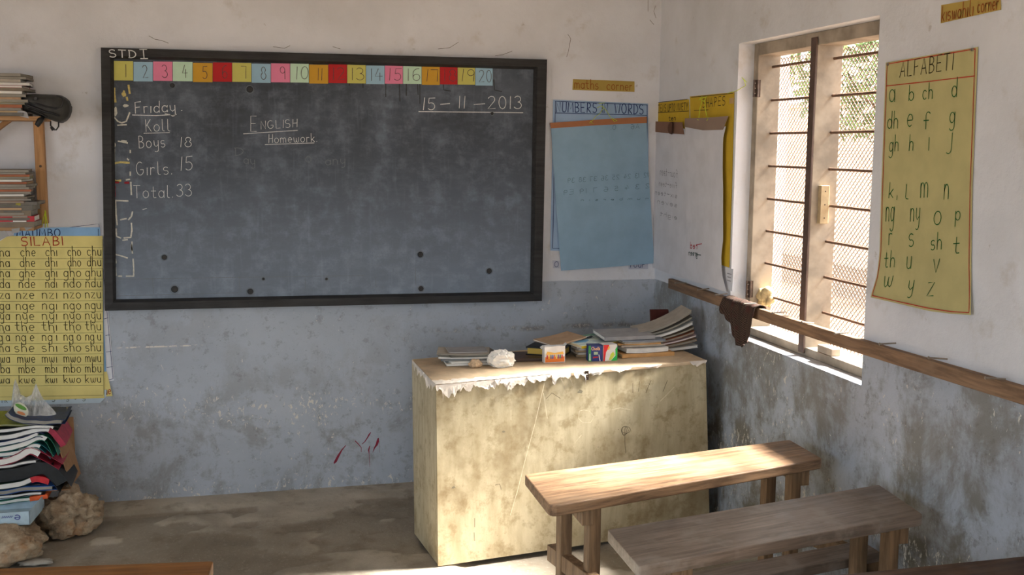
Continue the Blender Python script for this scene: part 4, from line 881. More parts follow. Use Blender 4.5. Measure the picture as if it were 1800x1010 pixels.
# ------------------------------------------------------------------ books
def ordw(i): return ['topmost', 'second', 'third', 'fourth', 'fifth', 'sixth', 'seventh', 'eighth', 'ninth', 'tenth', 'eleventh', 'twelfth', 'thirteenth', 'fourteenth', 'fifteenth', 'sixteenth', 'seventeenth', 'eighteenth', 'nineteenth', 'twentieth', 'twenty-first', 'twenty-second', 'twenty-third', 'twenty-fourth', 'twenty-fifth', 'twenty-sixth'][i]
PAGE = {'white': paper('page_white', S(226, 224, 218)), 'grey': paper('page_grey', S(146, 142, 132), .2), 'cream': paper('page_cream', S(216, 202, 170)), 'gold': paper('page_gold', S(206, 180, 96)), 'tan': paper('page_tan', S(190, 166, 132))}
def cov(name, r, g, b_, rough=.6): return plain('cover_'+name, S(r, g, b_), rough, .35, .1, 22)
CV = {'grey': cov('grey', 150, 148, 148), 'brown': cov('brown', 172, 142, 112), 'black': cov('black', 34, 34, 36, .4), 'tan': cov('tan', 196, 150, 96), 'beige': cov('beige', 170, 160, 146), 'dark': cov('dark_brown', 72, 56, 50, .45), 'white': cov('white', 222, 220, 214), 'worn': cov('worn_grey', 104, 101, 94), 'worn2': cov('worn_brown', 122, 110, 94), 'rust': cov('rust', 160, 96, 66), 'red': cov('red', 178, 48, 58), 'maroon': cov('maroon', 84, 40, 34), 'olive': cov('olive', 150, 146, 60), 'slate': cov('slate', 130, 136, 146), 'pinkish': cov('mauve', 190, 168, 170)}
def book(label, loc, w, d, t, rot, cover, page, f=None, ct=.0010, name='exercise_book', cat='book', group=None, inset=.003, nx=8, ny=2, spine='front'):
    """closed book lying down: x runs along w, y along d; f(x,y) lifts the leaves"""
    f = f or (lambda x, y: 0.0); ca, sa = math.cos(rot), math.sin(rot)
    loc = Vector(loc); root = empty(name, loc, label, cat, group)
    def W(x, y, z): return Vector((loc.x + x*ca - y*sa, loc.y + x*sa + y*ca, loc.z + z + f(x, y)))
    def lay(mb, x0, x1, y0, y1, z0, z1):
        mb.slab(lambda u, v: W(lerp(x0, x1, u), lerp(y0, y1, v), z1), lambda u, v: W(lerp(x0, x1, u), lerp(y0, y1, v), z0), nx, ny)
    hw, hd = w/2, d/2
    b = MB(); lay(b, -hw, hw, -hd, hd, t-ct, t); lay(b, -hw, hw, -hd, hd, 0, ct)
    if spine == 'front': lay(b, -hw, hw, -hd, -hd+ct, ct, t-ct)
    if spine == 'left': lay(b, -hw, -hw+ct, -hd, hd, ct, t-ct)
    if spine == 'back': lay(b, -hw, hw, hd-ct, hd, ct, t-ct)
    b.build('cover', cover, root)
    b = MB(); lay(b, -hw+inset, hw-inset, -hd+inset, hd-inset, ct*1.02, t-ct*1.02); b.build('pages', page, root)
    return root
TZ = lambda x: top_z(x)+.0012
# left pile of papers
z = TZ(.9)+.002; c0 = Vector((.895, 4.515))
spec = [('white', 'white', .215, .165, .009, -.05, .012, -.012), ('white', 'white', .205, .16, .008, .03, .018, -.010), ('slate', 'grey', .21, .165, .006, -.10, -.006, .002), ('white', 'white', .215, .16, .007, -.16, -.012, .004), ('worn', 'grey', .22, .165, .005, .10, .022, .006), ('beige', 'grey', .225, .16, .006, -.22, -.008, .008), ('grey', 'white', .17, .12, .004, -.06, .006, .010)]
for i, (cv, pg, w, d, t_, r, dx, dy) in enumerate(spec):
    n = len(spec)-1-i; k = .00 if i < 3 else .25
    lab = 'dog-eared exercise book, %s in the left paper pile on the teacher table' % ('topmost' if n == 0 else ordw(n)+' from the top')
    book(lab, (c0.x+dx, c0.y+dy, z), w, d, t_, r, CV[cv], PAGE[pg], lambda x, y, k=k: k*max(0, abs(x)-.03)**2*1.4, group='exercise books on the left of the teacher table', spine='back' if i % 2 else 'left')
    z += t_+.0008
def lump(name, label, cat, c, r, mat, seed, amp, freq, sub=4, floor_z=None, ridged=False, parent=None, cap=None):
    bm = bmesh.new(); bmesh.ops.create_icosphere(bm, subdivisions=sub, radius=1.0); c = Vector(c)
    vs = []
    for v in bm.verts:
        p = v.co.normalized(); q = p*freq + Vector((seed, seed*1.7, -seed))
        n = mnoise.fractal(q, .9, 2.1, 4)
        if ridged: n = (0.5-abs(mnoise.noise(q)))*1.2 + (0.4-abs(mnoise.noise(q*2.3)))*.6
        k = 1 + amp*n
        w = Vector((p.x*r[0]*k, p.y*r[1]*k, p.z*r[2]*k)) + c
        if cap and w.y > cap[0] and w.z > cap[1]: w.z = cap[1]
        if floor_z is not None and w.z < floor_z: w.z = floor_z + (w.z-floor_z)*.02
        vs.append(w)
    fs = [tuple(v.index for v in f.verts) for f in bm.faces]; bm.free()
    o = mesh(name, vs, fs, mat, parent, smooth=not ridged)
    if label: tag(o, label, cat)
    return o
zt = TZ(1.0)
M['crumple'] = plain('crumpled_white_paper', S(232, 228, 220), .9, .2, .04, 20)
lump('crumpled_paper', 'crumpled ball of white paper on the teacher table, right of the left pile', 'paper', (1.022, 4.385, zt+.030), (.046, .036, .034), M['crumple'], 3.1, .55, 2.2, sub=4, floor_z=zt, ridged=True)
lump('chalk_lump', 'small brown and white lump in front of the left paper pile on the teacher table', 'stone', (.912, 4.385, zt+.016), (.026, .020, .020), plain('dusty_lump', S(196, 170, 140), .9, .2, .3, 60), 8.2, .35, 1.8, sub=3, floor_z=zt)
# dark folder, black book with gilt pages
book('thin dark brown folder lying flat at the back of the teacher table', (1.115, 4.535, TZ(1.1)+.002), .27, .165, .012, -.06, CV['dark'], CV['black'], None, .003, 'folder', 'folder', None)
zb = TZ(1.2)+.0125
f_ = lambda x, y: .0
book('thick black hardback book with yellowed pages beside the crayon box', (1.275, 4.545, zb), .17, .125, .036, math.radians(-33), CV['black'], PAGE['gold'], None, .005, 'hardback_book', 'book', None, .006, spine='back')
# middle stack under the picture book
z = TZ(1.45)
for i, (cv, pg, w, d, t_, r) in enumerate([('worn2', 'tan', .15, .15, .012, -.08), ('white', 'white', .155, .15, .008, .05), ('beige', 'tan', .15, .155, .010, -.12), ('white', 'white', .16, .15, .007, .1), ('pinkish', 'white', .155, .15, .007, -.02)]):
    book('exercise book %s from the top in the short stack under the picture book' % ordw(4-i), (1.465, 4.555, z), w, d, t_, r, CV[cv], PAGE[pg], group='exercise books under the picture book', spine='left'); z += t_+.0006
# picture book
root = book('large picture book with bird scene and yellow lower cover on the teacher table', (1.465, 4.545, z+.004), .235, .165, .013, math.radians(24), cov('pale_mint', 212, 226, 218), PAGE['cream'], lambda x, y: .05*(y+.08) , .0012, 'picture_book', 'book', None)
loc = Vector((1.465, 4.545, z+.004)); rr = math.radians(24)
W_ = lambda x, y, o=.0: Vector((loc.x + x*math.cos(rr) - y*math.sin(rr), loc.y + x*math.sin(rr) + y*math.cos(rr), loc.z+.0131+o + .05*(y+.08)))
def patch(name, mat, pts, par, o=.0004):
    b = MB(); b.add([W_(x, y, o) for x, y in pts], [tuple(range(len(pts)))]); return b.build(name, mat, par)
patch('cover_picture', cov('sea_green', 120, 164, 140), [(-.11, .082), (.11, .082), (.117, .045), (.03, .055), (-.05, .05), (-.117, .066)], root)
patch('cover_picture', cov('sky_blue', 128, 182, 216), [(-.105, -.03), (-.06, -.04), (-.02, -.02), (-.01, .0), (-.06, .01), (-.11, .0)], root)
patch('cover_picture', cov('bird_black', 44, 52, 58), [(-.05, .015), (.0, .022), (.02, .04), (.055, .052), (.06, .04), (.03, .022), (.045, .012), (.0, .006), (-.04, .004)], root, .0006)
b = MB()
for k in range(6): b.slab(lambda u, v, k=k: W_(lerp(-.02, .10, u), -.030-.008*k+.003*v, .0006), lambda u, v, k=k: W_(lerp(-.02, .10, u), -.030-.008*k+.003*v, .0003), 6, 1)
b.build('print_lines', cov('print_blue', 150, 170, 190), root)
b = MB(); b.slab(lambda u, v: W_(lerp(-.118, .118, u), -.084+.003*v, -.003), lambda u, v: W_(lerp(-.118, .118, u), -.084+.003*v, -.0136), 8, 1)
b.build('cover', cov('yellow', 222, 196, 40), root)['label'] = 'yellow lower cover edge'
# brown exercise book resting on the black book and the picture book
book('single brown covered exercise book lying across the black book, left of the picture book', (1.325, 4.545, z+.022), .19, .14, .007, math.radians(20), CV['brown'], PAGE['white'], lambda x, y: .10*x+.03*y+.35*x*x, .0012, 'exercise_book', 'book', None)
# crayon box and the two chalk boxes at the front
def carton(label, px0, px1, pyb, h, depth, yaw, body, open_top=False):
    z0 = TZ(at_z(px0, pyb, .757).x); a = at_z(px0, pyb, z0); c = at_z(px1, pyb, z0); w = (c-a).length
    e = Vector((math.cos(yaw), math.sin(yaw), 0)); n = Vector((-e.y, e.x, 0)); root = empty('carton', a+e*w/2+n*depth/2, label, 'box')
    root.location.z = z0
    pt = lambda x, y, zz: a + e*x + n*y + Vector((0, 0, zz))
    b = MB(); th = .0012
    for (x0, x1, y0, y1) in ((0, w, 0, th), (0, w, depth-th, depth), (0, th, 0, depth), (w-th, w, 0, depth)):
        b.hexa([pt(x0, y0, 0), pt(x1, y0, 0), pt(x1, y1, 0), pt(x0, y1, 0), pt(x0, y0, h), pt(x1, y0, h), pt(x1, y1, h), pt(x0, y1, h)])
    b.hexa([pt(0, 0, 0), pt(w, 0, 0), pt(w, depth, 0), pt(0, depth, 0), pt(0, 0, th), pt(w, 0, th), pt(w, depth, th), pt(0, depth, th)])
    if not open_top: b.hexa([pt(0, 0, h-th), pt(w, 0, h-th), pt(w, depth, h-th), pt(0, depth, h-th), pt(0, 0, h), pt(w, 0, h), pt(w, depth, h), pt(0, depth, h)])
    b.build('box_body', body, root)
    return root, pt, w
def decal(name, mat, pt, pts, par, y=-.0008):
    b = MB(); b.add([pt(x, y, zz) for x, zz in pts], [tuple(range(len(pts)))]); return b.build(name, mat, par)
cb, pt, w = carton('open white and orange crayon carton standing on the teacher table', 957, 995, 638, .072, .034, .03, cov('carton_white', 232, 228, 224), True)
decal('printed_band', cov('orange', 240, 128, 52), pt, [(.003, .003), (w-.003, .003), (w-.003, .026), (.003, .026)], cb)
decal('printed_band', cov('amber', 246, 190, 90), pt, [(.006, .036), (w-.006, .036), (w-.01, .048), (w*.5, .043), (.012, .050)], cb)
crc = [(214, 60, 50), (240, 190, 60), (120, 120, 130), (90, 110, 170), (230, 120, 60), (240, 220, 120), (150, 90, 130), (90, 150, 110), (220, 80, 90)]
for i, c in enumerate(crc):
    x0 = .009+i*(w-.018)/9; decal('printed_crayon', cov('crayon_%s' % 'abcdefghi'[i], *c), pt, [(x0, .018), (x0+.006, .018), (x0+.006, .032), (x0+.003, .037), (x0, .032)], cb, -.0012)
b = MB(); b.add([pt(0, 0, .072), pt(0, .034, .072), pt(-.012, .030, .066), pt(-.014, .004, .060)], [(0, 1, 2, 3)]); b.add([pt(w, 0, .072), pt(w, .034, .072), pt(w+.010, .03, .082), pt(w+.010, .004, .080)], [(0, 1, 2, 3)])
b.build('flap', cov('carton_white', 232, 228, 224), cb)
c1, pt1, w1 = carton('blue and green chalk carton, left of the two small cartons on the teacher table', 1034, 1059, 635, .070, .05, -.12, cov('navy', 52, 62, 122))
decal('printed_band', cov('leaf_green', 60, 140, 76), pt1, [(0, 0), (.014, 0), (.010, .07), (0, .07)], c1)
decal('printed_chalk', cov('carton_white', 232, 228, 224), pt1, [(.004, .004), (.010, .004), (.008, .034), (.005, .034)], c1, -.0012)
decal('printed_chalk', cov('carton_white', 232, 228, 224), pt1, [(w1-.012, .002), (w1-.008, .002), (w1-.014, .030), (w1-.017, .030)], c1, -.0012)
decal('printed_patch', cov('pale_sage', 170, 190, 160), pt1, [(.024, .030), (.042, .030), (.042, .042), (.024, .042)], c1, -.0012)
decal('printed_patch', cov('red', 178, 48, 58), pt1, [(.020, .014), (.044, .016), (.043, .022), (.021, .021)], c1, -.0012)
b = MB(); st, Wd = strokes('Chalk')
for s in st: ribbon(b, [(.014+x/Wd*.036, .050+y*.013) for x, y in s], .0026, lambda x, zz: pt1(x, -.0014, zz))
b.build('lettering', cov('pale_orange', 238, 186, 140), c1)
c2, pt2, w2 = carton('red, white and green carton, right of the two small cartons on the teacher table', 1060.5, 1087, 634.5, .071, .05, .10, cov('carton_white', 232, 228, 224))
decal('printed_band', cov('bright_red', 226, 52, 56), pt2, [(0, 0), (.006, 0), (.012, .04), (.026, .06), (.026, .071), (0, .071)], c2)
decal('printed_band', cov('grass_green', 60, 190, 90), pt2, [(w2-.030, 0), (w2, 0), (w2, .062), (w2-.010, .050), (w2-.008, .022)], c2)
decal('printed_band', cov('lime_yellow', 214, 226, 90), pt2, [(.026, .004), (w2-.028, .004), (w2-.012, .026), (w2-.020, .04), (.034, .03)], c2, -.0012)
decal('printed_band', cov('amber', 246, 190, 90), pt2, [(.018, .052), (.026, .048), (.03, .062), (.024, .066)], c2, -.0012)
# pile on the right of the table
xR0 = 1.70; z = TZ(1.7)
book('thick tan covered book at the bottom of the right pile on the teacher table', (xR0-.005, 4.495, z), .250, .15, .016, .06, CV['tan'], PAGE['tan'], None, .003, 'hardback_book', 'book'); z += .0165
book('thick white paged book second from the bottom of the right pile on the teacher table', (xR0-.006, 4.50, z), .20, .14, .019, .06, CV['white'], PAGE['white'], lambda x, y: .35*x*x, .001, 'exercise_book', 'book'); z += .0235
zs = z
for i, (cv, pg, w, d, t_, r, dx) in enumerate([('beige', 'tan', .205, .15, .008, .05, -.020), ('tan', 'cream', .20, .15, .006, -.04, -.03), ('beige', 'cream', .19, .15, .006, .10, -.02), ('slate', 'white', .20, .15, .006, .0, -.01)]):
    book('loose leaved booklet, %s in the middle layer of the right table pile' % ('lowest', 'second from below', 'third from below', 'uppermost')[i], (xR0+dx, 4.525, z), w, d, t_, r, CV[cv], PAGE[pg], lambda x, y: .25*x*x, group='booklets in the right pile'); z += t_+.0006
z += .002
book('big grey covered book with thick white pages on top of the right pile', (xR0-.075, 4.545, z), .24, .16, .016, .03, CV['grey'], PAGE['white'], lambda x, y: .06*(y+.08), .0012, 'exercise_book', 'book')
# booklets fanned up at the right of the pile
fan = [('white', 'white', .23, .10, .012), ('brown', 'grey', .23, .34, .010), ('pinkish', 'white', .235, .44, .007), ('rust', 'grey', .23, .56, .010), ('worn2', 'grey', .235, .64, .009), ('white', 'white', .235, .78, .011), ('worn', 'grey', .24, .92, .010), ('beige', 'grey', .245, 1.06, .010)]
zz = TZ(1.86)+.003
for i, (cv, pg, w, k, t_) in enumerate(fan):
    x0 = 1.852-.004*i
    def f(x, y, k=k, w=w): s = (x+w/2); return k*s*s*1.15 + k*.08*s + .03*(y+.08)
    lab = 'curled magazine %s from top in the fan at right end of the table' % ('topmost' if i == 7 else ordw(7-i))
    if i == 7: lab = 'beige magazine curling up on top of the fan at right end of the table'
    book(lab, (x0, 4.575+.004*i, zz), w, .15, t_, math.radians(10-2*i), CV[cv], PAGE[pg], f, .001, 'magazine', 'magazine', 'curled magazines at the right of the teacher table', spine='left')
    zz += t_+.0010
# a dark red book standing behind the pile
b = MB(); p = Vector((1.835, 4.735, TZ(1.8))); b.hexa([p+Vector(q) for q in ((0, 0, 0), (.12, .02, 0), (.12, .035, 0), (0, .015, 0), (.0, .03, .155), (.10, .05, .15), (.10, .062, .15), (.0, .042, .155))])
tag(bevel(b.build('hardback_book', CV['maroon']), .002), 'dark red book standing upright behind the right pile by the corner', 'book')

# ------------------------------------------------------------------ exercise books piled on the wall shelf
def shelf_pile(where, y, z0, ztop, xr, n, cols, group, wx=(.20, .24)):
    z = z0+.0008; tt = (ztop-z0)/n
    for i in range(n):
        t_ = tt*rnd.uniform(.8, 1.15)-.0006; k = n-1-i; cv, pg = cols[i % len(cols)]
        w = rnd.uniform(*wx); x = xr - w/2 + rnd.uniform(-.022, .010)
        a = rnd.uniform(-.1, .25); ph = rnd.uniform(0, 6)
        book('%s exercise book %s from the top of the %s' % (cv_names.get(cv, 'worn'), ordw(k) if k else 'topmost', where) if k else '%s exercise book on top of the %s' % (cv_names.get(cv, 'worn'), where), (x, y+rnd.uniform(-.01, .006), z), w, .17, t_, rnd.uniform(-.13, .13), CV[cv], PAGE[pg], None, .0009, 'exercise_book', 'book', group, .002, 6, 2, 'back' if i % 3 else 'front')
        z += t_+.0006
cv_names = {'worn': 'worn grey', 'worn2': 'worn brown', 'rust': 'rust coloured', 'red': 'red', 'olive': 'olive', 'beige': 'beige', 'brown': 'brown', 'grey': 'grey', 'white': 'white'}
xr = at_y(47, 190, 4.95).x
shelf_pile('upper shelf pile', 5.03, ST, at_y(30, 131, 4.95).z, xr, 15, [('worn', 'grey'), ('worn2', 'tan'), ('worn', 'grey'), ('rust', 'grey'), ('olive', 'grey'), ('beige', 'grey'), ('brown', 'tan'), ('worn', 'grey'), ('beige', 'white'), ('worn2', 'grey'), ('red', 'white'), ('worn', 'white'), ('beige', 'white'), ('worn', 'grey'), ('worn2', 'grey')], 'exercise books on the upper shelf')
shelf_pile('tall lower shelf pile', 5.03, SL, at_y(30, 294, 4.95).z, at_y(49, 340, 4.95).x, 24, [('worn', 'grey'), ('worn2', 'grey'), ('worn', 'white'), ('worn', 'grey'), ('rust', 'grey'), ('worn2', 'grey'), ('worn', 'grey'), ('rust', 'tan'), ('worn', 'white'), ('olive', 'grey'), ('rust', 'grey')], 'exercise books in the tall lower shelf pile')
for i, (px, py, cv, lab) in enumerate([(66, 388, 'worn2', 'worn brown exercise book at the bottom of the short stack by the shelf post'), (64, 384, 'red', 'red edged exercise book in the short stack by the shelf post'), (60, 376, 'worn2', 'worn brown exercise book in the middle of the short stack by the shelf post'), (63, 364, 'worn', 'worn grey exercise book second from top of the short stack by the shelf post'), (72, 356, 'worn', 'worn grey exercise book topmost of the short stack, jutting before the shelf post')]):
    q = at_y(px, py, 5.05); zz = SL+.0008+i*.0236
    book(lab, (at_y(px, py, 5.0).x-.075, 5.02, zz), .15, .16, .023 if i != 4 else .014, rnd.uniform(-.05, .05), CV[cv], PAGE['grey' if i != 1 else 'white'], None, .0012, 'exercise_book', 'book', 'short stack on the lower shelf')

# ------------------------------------------------------------------ black bag lying on the upper shelf end
M['bag'] = plain('black_nylon', S(52, 52, 50), .55, .4, .2, 40); M['bag2'] = plain('dark_bag_trim', S(30, 30, 32), .4, .4, .2, 40)
BY = 5.03
secs = [(40, 168, 196), (52, 166, 197), (66, 165.5, 203), (82, 166, 209), (96, 166.5, 214), (106, 167, 216), (114, 171, 212), (120, 176, 206), (123.5, 184, 197)]
bag = empty('shoulder_bag', at_y(82, 205, BY), 'black padded bag lying on its side at the end of the upper shelf', 'bag')
b = MB(); ns = len(secs); vs = []
for i, (px, ya, yb_) in enumerate(secs):
    a, c = at_y(px, ya, BY), at_y(px, yb_, BY); hz_ = (a.z-c.z)/2; cz = (a.z+c.z)/2; hy = .075*min(1, .55+.5*math.sin(PI*min(1, (i+1.5)/ns)))
    for k in range(20):
        an = 2*PI*k/20; ca, sa = math.cos(an), math.sin(an); sq = lambda q: math.copysign(abs(q)**.6, q)
        vs.append((a.x + .002*math.sin(k*2), BY+hy*sq(ca), cz+hz_*sq(sa)*(1+.02*math.sin(3*an+i))))
fs = [(i*20+k, i*20+(k+1) % 20, (i+1)*20+(k+1) % 20, (i+1)*20+k) for i in range(ns-1) for k in range(20)]
fs += [tuple(range(20))[::-1], tuple((ns-1)*20+k for k in range(20))]
b.add(vs, fs); b.build('body', M['bag'], bag, smooth=True)
fy = BY-.083
def onbag(px, py, dy=0): return at_y(px, py, fy+dy)
b = MB(); b.tube([onbag(50, 181), onbag(66, 183), onbag(82, 188), onbag(98, 191), onbag(108, 188), onbag(111, 180), onbag(109, 172), onbag(100, 168, .01)], .0035, 8); b.build('flap_seam', M['bag2'], bag, smooth=True)
b = MB(); b.tube([onbag(44, 183), onbag(60, 189), onbag(78, 196), onbag(92, 199), onbag(104, 203, .01)], .005, 8); b.tube([onbag(50, 191, .01), onbag(66, 197, .01), onbag(84, 206, .01)], .004, 8); b.build('zip_band', M['bag2'], bag, smooth=True)
b = MB(); b.tube([onbag(76, 203, .03), onbag(70, 212, .01), onbag(66, 219, .01), onbag(69, 222, .01)], [.010, .013, .012, .007], 10); b.build('pull_tab', M['bag2'], bag, smooth=True)
b = MB(); b.tube([onbag(89, 213, .02), onbag(89, 220, .01), onbag(93, 228, .01), onbag(99, 228, .01), onbag(103, 222, .01), onbag(103, 215, .02)], .003, 8); b.tube([onbag(90, 223, .008), onbag(94, 228, .006)], [.006, .008], 8); b.build('strap_loop', M['bag2'], bag, smooth=True)
b = MB(); b.disc(onbag(63, 173, .004), (0, -1, 0), .008, 12, .004); b.build('stud', M['bag2'], bag)

# ------------------------------------------------------------------ bottom left corner: rocks, cartons, plastic covered books
lump('rock', 'rough coral rock on the floor touching the wall side of the book cartons', 'rock', (-.795, 4.87, .075), (.125, .115, .105), M['rock'], 2.3, .42, 1.7, sub=5, floor_z=0.0)
lump('rock', 'larger smoother rock nearest the viewer, under the pale blue carton', 'rock', (-1.02, 4.59, .058), (.185, .15, .084), M['rock'], 5.4, .26, 1.5, sub=5, floor_z=0.0, cap=(4.585, at_y(53, 922, 4.60).z-.002))
lump('stone_flake', 'flat grey stone flake lying beside the larger rock', 'stone', (-.865, 4.50, .006), (.065, .03, .011), plain('grey_flake', S(160, 154, 144), .9, .2, .15, 30), 1.1, .3, 1.6, sub=3, floor_z=0.0)
# pale blue carton
p = at_y(53, 922, 4.60); q = at_y(53, 898, 4.60); r_ = at_y(82, 881, 4.80)
blue = cov('pale_blue_carton', 184, 208, 222); hz_ = q.z-p.z
root = empty('carton', (p.x-.2, 4.70, p.z), 'pale blue carton resting on the larger rock under the book pile', 'box')
b = MB(); x0, x1, y0, y1, z0, z1 = p.x-.42, p.x, 4.60, 4.82, p.z, q.z; th = .002
sk = (r_.x-x1)*.6
def cp(x, y, zz): return Vector((x + sk*(y-y0)/(y1-y0), y, zz))
for (xa, xb, ya, yb_) in ((x0, x1, y0, y0+th), (x0, x1, y1-th, y1), (x0, x0+th, y0, y1), (x1-th, x1, y0, y1)):
    b.hexa([cp(xa, ya, z0), cp(xb, ya, z0), cp(xb, yb_, z0), cp(xa, yb_, z0), cp(xa, ya, z1), cp(xb, ya, z1), cp(xb, yb_, z1), cp(xa, yb_, z1)])
b.hexa([cp(x0, y0, z0), cp(x1, y0, z0), cp(x1, y1, z0), cp(x0, y1, z0), cp(x0, y0, z0+th), cp(x1, y0, z0+th), cp(x1, y1, z0+th), cp(x0, y1, z0+th)])
b.build('box_body', blue, root)
b = MB(); st, Wd = strokes('e')
for s in st: ribbon(b, [(x1-.035-x/Wd*.022, z0+.046-y*.034) for x, y in s], .0042, lambda x, zz: Vector((x, y0-.0012, zz)))
ribbon(b, [(x1-.064-.042*k/24, z0+.040+.005*math.sin(k*1.55)) for k in range(25)], .0020, lambda x, zz: Vector((x, y0-.0012, zz)))
b.build('lettering', ink('violet_ink', S(92, 96, 160)), root)
# brown cardboard box behind, its side flap leaning out to the right
kb = plain('brown_cardboard', S(164, 128, 96), .85, .2, .08, 25)
root = empty('cardboard_box', (-1.15, 4.95, z1+.01), 'brown cardboard box holding the plastic covered books, its side leaning outward', 'box')
fa, fb = at_y(105, 786, 4.86), at_y(132, 880, 4.86); zb0 = z1+.012
fb = fa.lerp(fb, (fa.z-zb0)/(fa.z-fb.z))
b = MB(); b.slab(lambda u, v: fa.lerp(fb, v)+Vector((.012*u, .20*u, .01*math.sin(u*4)*(1-v))), lambda u, v: fa.lerp(fb, v)+Vector((.012*u-.004, .20*u, .01*math.sin(u*4)*(1-v)-.001)), 6, 8)
b.build('side_flap', kb, root)
b = MB(); b.box(-1.52, fb.x, 4.83, 5.07, zb0-.004, zb0); b.box(-1.52, fb.x-.01, 5.066, 5.07, zb0, zb0+.26); b.box(-1.52, fb.x-.12, 4.83, 4.833, zb0, zb0+.03); b.build('box_body', kb, root)
# the drooping plastic covered books
def droopy(label, pts, tpx, cover, page, yf, tip=0.0, tipmat=None):
    P_ = [at_y(x, y, 4.80) for x, y in pts]; P_ = [Vector((p.x, 0, p.z)) for p in P_]
    L = [0]
    for i in range(1, len(P_)): L.append(L[-1]+(P_[i]-P_[i-1]).length)
    def C_(u):
        d = u*L[-1]
        for i in range(1, len(P_)):
            if d <= L[i]+1e-9:
                k = (d-L[i-1])/max(1e-9, L[i]-L[i-1]); a, c = P_[i-1], P_[i]; m0 = (P_[i]-P_[max(i-2, 0)])*.5; m1 = (P_[min(i+1, len(P_)-1)]-a)*.5
                return a*(2*k**3-3*k*k+1)+m0*(k**3-2*k*k+k)+c*(-2*k**3+3*k*k)+m1*(k**3-k*k)
        return P_[-1]
    t_ = tpx/375
    def N(u): d = (C_(min(1, u+.02))-C_(max(0, u-.02))).normalized(); return Vector((-d.z, 0, d.x))
    root = empty('covered_book', (C_(.6).x, yf+.1, C_(.6).z), label, 'book', 'plastic covered books in the cardboard box')
    ph = rnd.uniform(0, 6)
    def Q(u, v, o, ins=0.0, ue=1.0):
        uu = u*ue; w = .0015*math.sin(u*19+ph+v*3)
        p = C_(uu)+N(uu)*(o+w); return Vector((p.x, yf+ins+(.20-2*ins)*v, p.z+.010*v*v))
    b = MB()
    b.slab(lambda u, v: Q(u, v, t_/2), lambda u, v: Q(u, v, t_/2-.0016), 26, 4); b.slab(lambda u, v: Q(u, v, -t_/2+.0016), lambda u, v: Q(u, v, -t_/2), 26, 4)
    b.build('cover', cover, root, smooth=False)
    b = MB(); b.slab(lambda u, v: Q(u, v, t_/2-.0018, .003, .93-tip), lambda u, v: Q(u, v, -t_/2+.0018, .003, .93-tip), 26, 4); b.build('pages', page, root)
    if tipmat:
        b = MB(); b.slab(lambda u, v: Q(lerp(.80, 1.01, u), v, t_/2+.001, -.002), lambda u, v: Q(lerp(.80, 1.01, u), v, -t_/2-.001, -.002), 6, 3); b.build('corner_wrap', tipmat, root)
    return root
pc = lambda n, r, g, b_: plain('plastic_'+n, S(r, g, b_), .48, .4, .2, 30)
c_ = dict(navy=pc('navy', 28, 50, 92), olive=pc('olive', 132, 138, 50), black=pc('black', 36, 38, 40), crimson=pc('crimson', 158, 42, 66), green=pc('green', 28, 104, 84), teal=pc('teal', 40, 112, 122), grey=pc('grey', 96, 100, 100), blue=pc('blue', 52, 96, 164), dkgreen=pc('dark_green', 36, 60, 50), orange=pc('orange', 226, 100, 52))
W1, G1, K1 = PAGE['white'], PAGE['grey'], c_['black']
droopy('navy plastic covered book topmost in the cardboard box pile', [(12, 726), (24, 736), (60, 742), (114, 741)], 7, c_['navy'], G1, 4.800, .02)
droopy('olive plastic covered book second from top in the cardboard box pile', [(-80, 750), (10, 748), (50, 747), (76, 746)], 3, c_['olive'], G1, 4.806)
droopy('black edged book with white pages, third from top in the cardboard box pile', [(-80, 758), (0, 758), (40, 752), (85, 750), (103, 753)], 6, c_['black'], W1, 4.800)
droopy('book with white pages and crimson hanging corner, fourth from top in the box pile', [(-80, 772), (0, 770), (40, 762), (72, 755), (90, 757), (103, 772), (111, 784)], 8, c_['grey'], W1, 4.803, .05, c_['crimson'])
droopy('navy edged book with white pages, fifth from top in the cardboard box pile', [(-80, 782), (0, 780), (36, 773), (64, 764), (76, 766)], 7, c_['navy'], W1, 4.798)
droopy('green plastic covered book drooping at right, in the cardboard box pile', [(-80, 791), (0, 790), (40, 781), (68, 769), (82, 773), (92, 788), (98, 802)], 9, c_['green'], W1, 4.801, .12)
droopy('teal edged book with white pages under the green one in the cardboard box pile', [(-80, 802), (0, 800), (38, 793), (60, 783), (78, 790), (92, 804)], 7, c_['teal'], W1, 4.804, .1)
droopy('crimson plastic covered book drooping at right, in the cardboard box pile', [(-80, 818), (0, 812), (32, 803), (52, 792), (70, 798), (90, 810), (107, 820)], 11, c_['crimson'], W1, 4.796, .16)
droopy('grey covered book with white pages under the crimson one in the cardboard box pile', [(-80, 826), (0, 821), (40, 814), (70, 809)], 5, c_['grey'], W1, 4.800)
droopy('thick black plastic wrapped book in the middle of the cardboard box pile', [(-80, 840), (0, 837), (45, 829), (78, 823), (100, 838), (115, 860)], 20, c_['black'], K1, 4.797)
droopy('grey green book with red wrapped corner below the black one in the cardboard box pile', [(-80, 858), (0, 856), (35, 850), (62, 842), (86, 846)], 9, c_['dkgreen'], W1, 4.801, 0, pc('red', 190, 44, 52))
droopy('bright blue plastic covered book low in the cardboard box pile', [(-80, 868), (0, 866), (50, 859), (100, 858)], 7, c_['blue'], G1, 4.803)
droopy('dark book with white pages, second lowest in the cardboard box pile', [(-80, 876), (0, 874), (40, 869), (80, 866)], 5, c_['black'], W1, 4.799)
droopy('green book with an orange corner, lowest in the cardboard box pile', [(-80, 886), (0, 883), (45, 877), (84, 872)], 6, c_['green'], W1, 4.797, 0, c_['orange'])
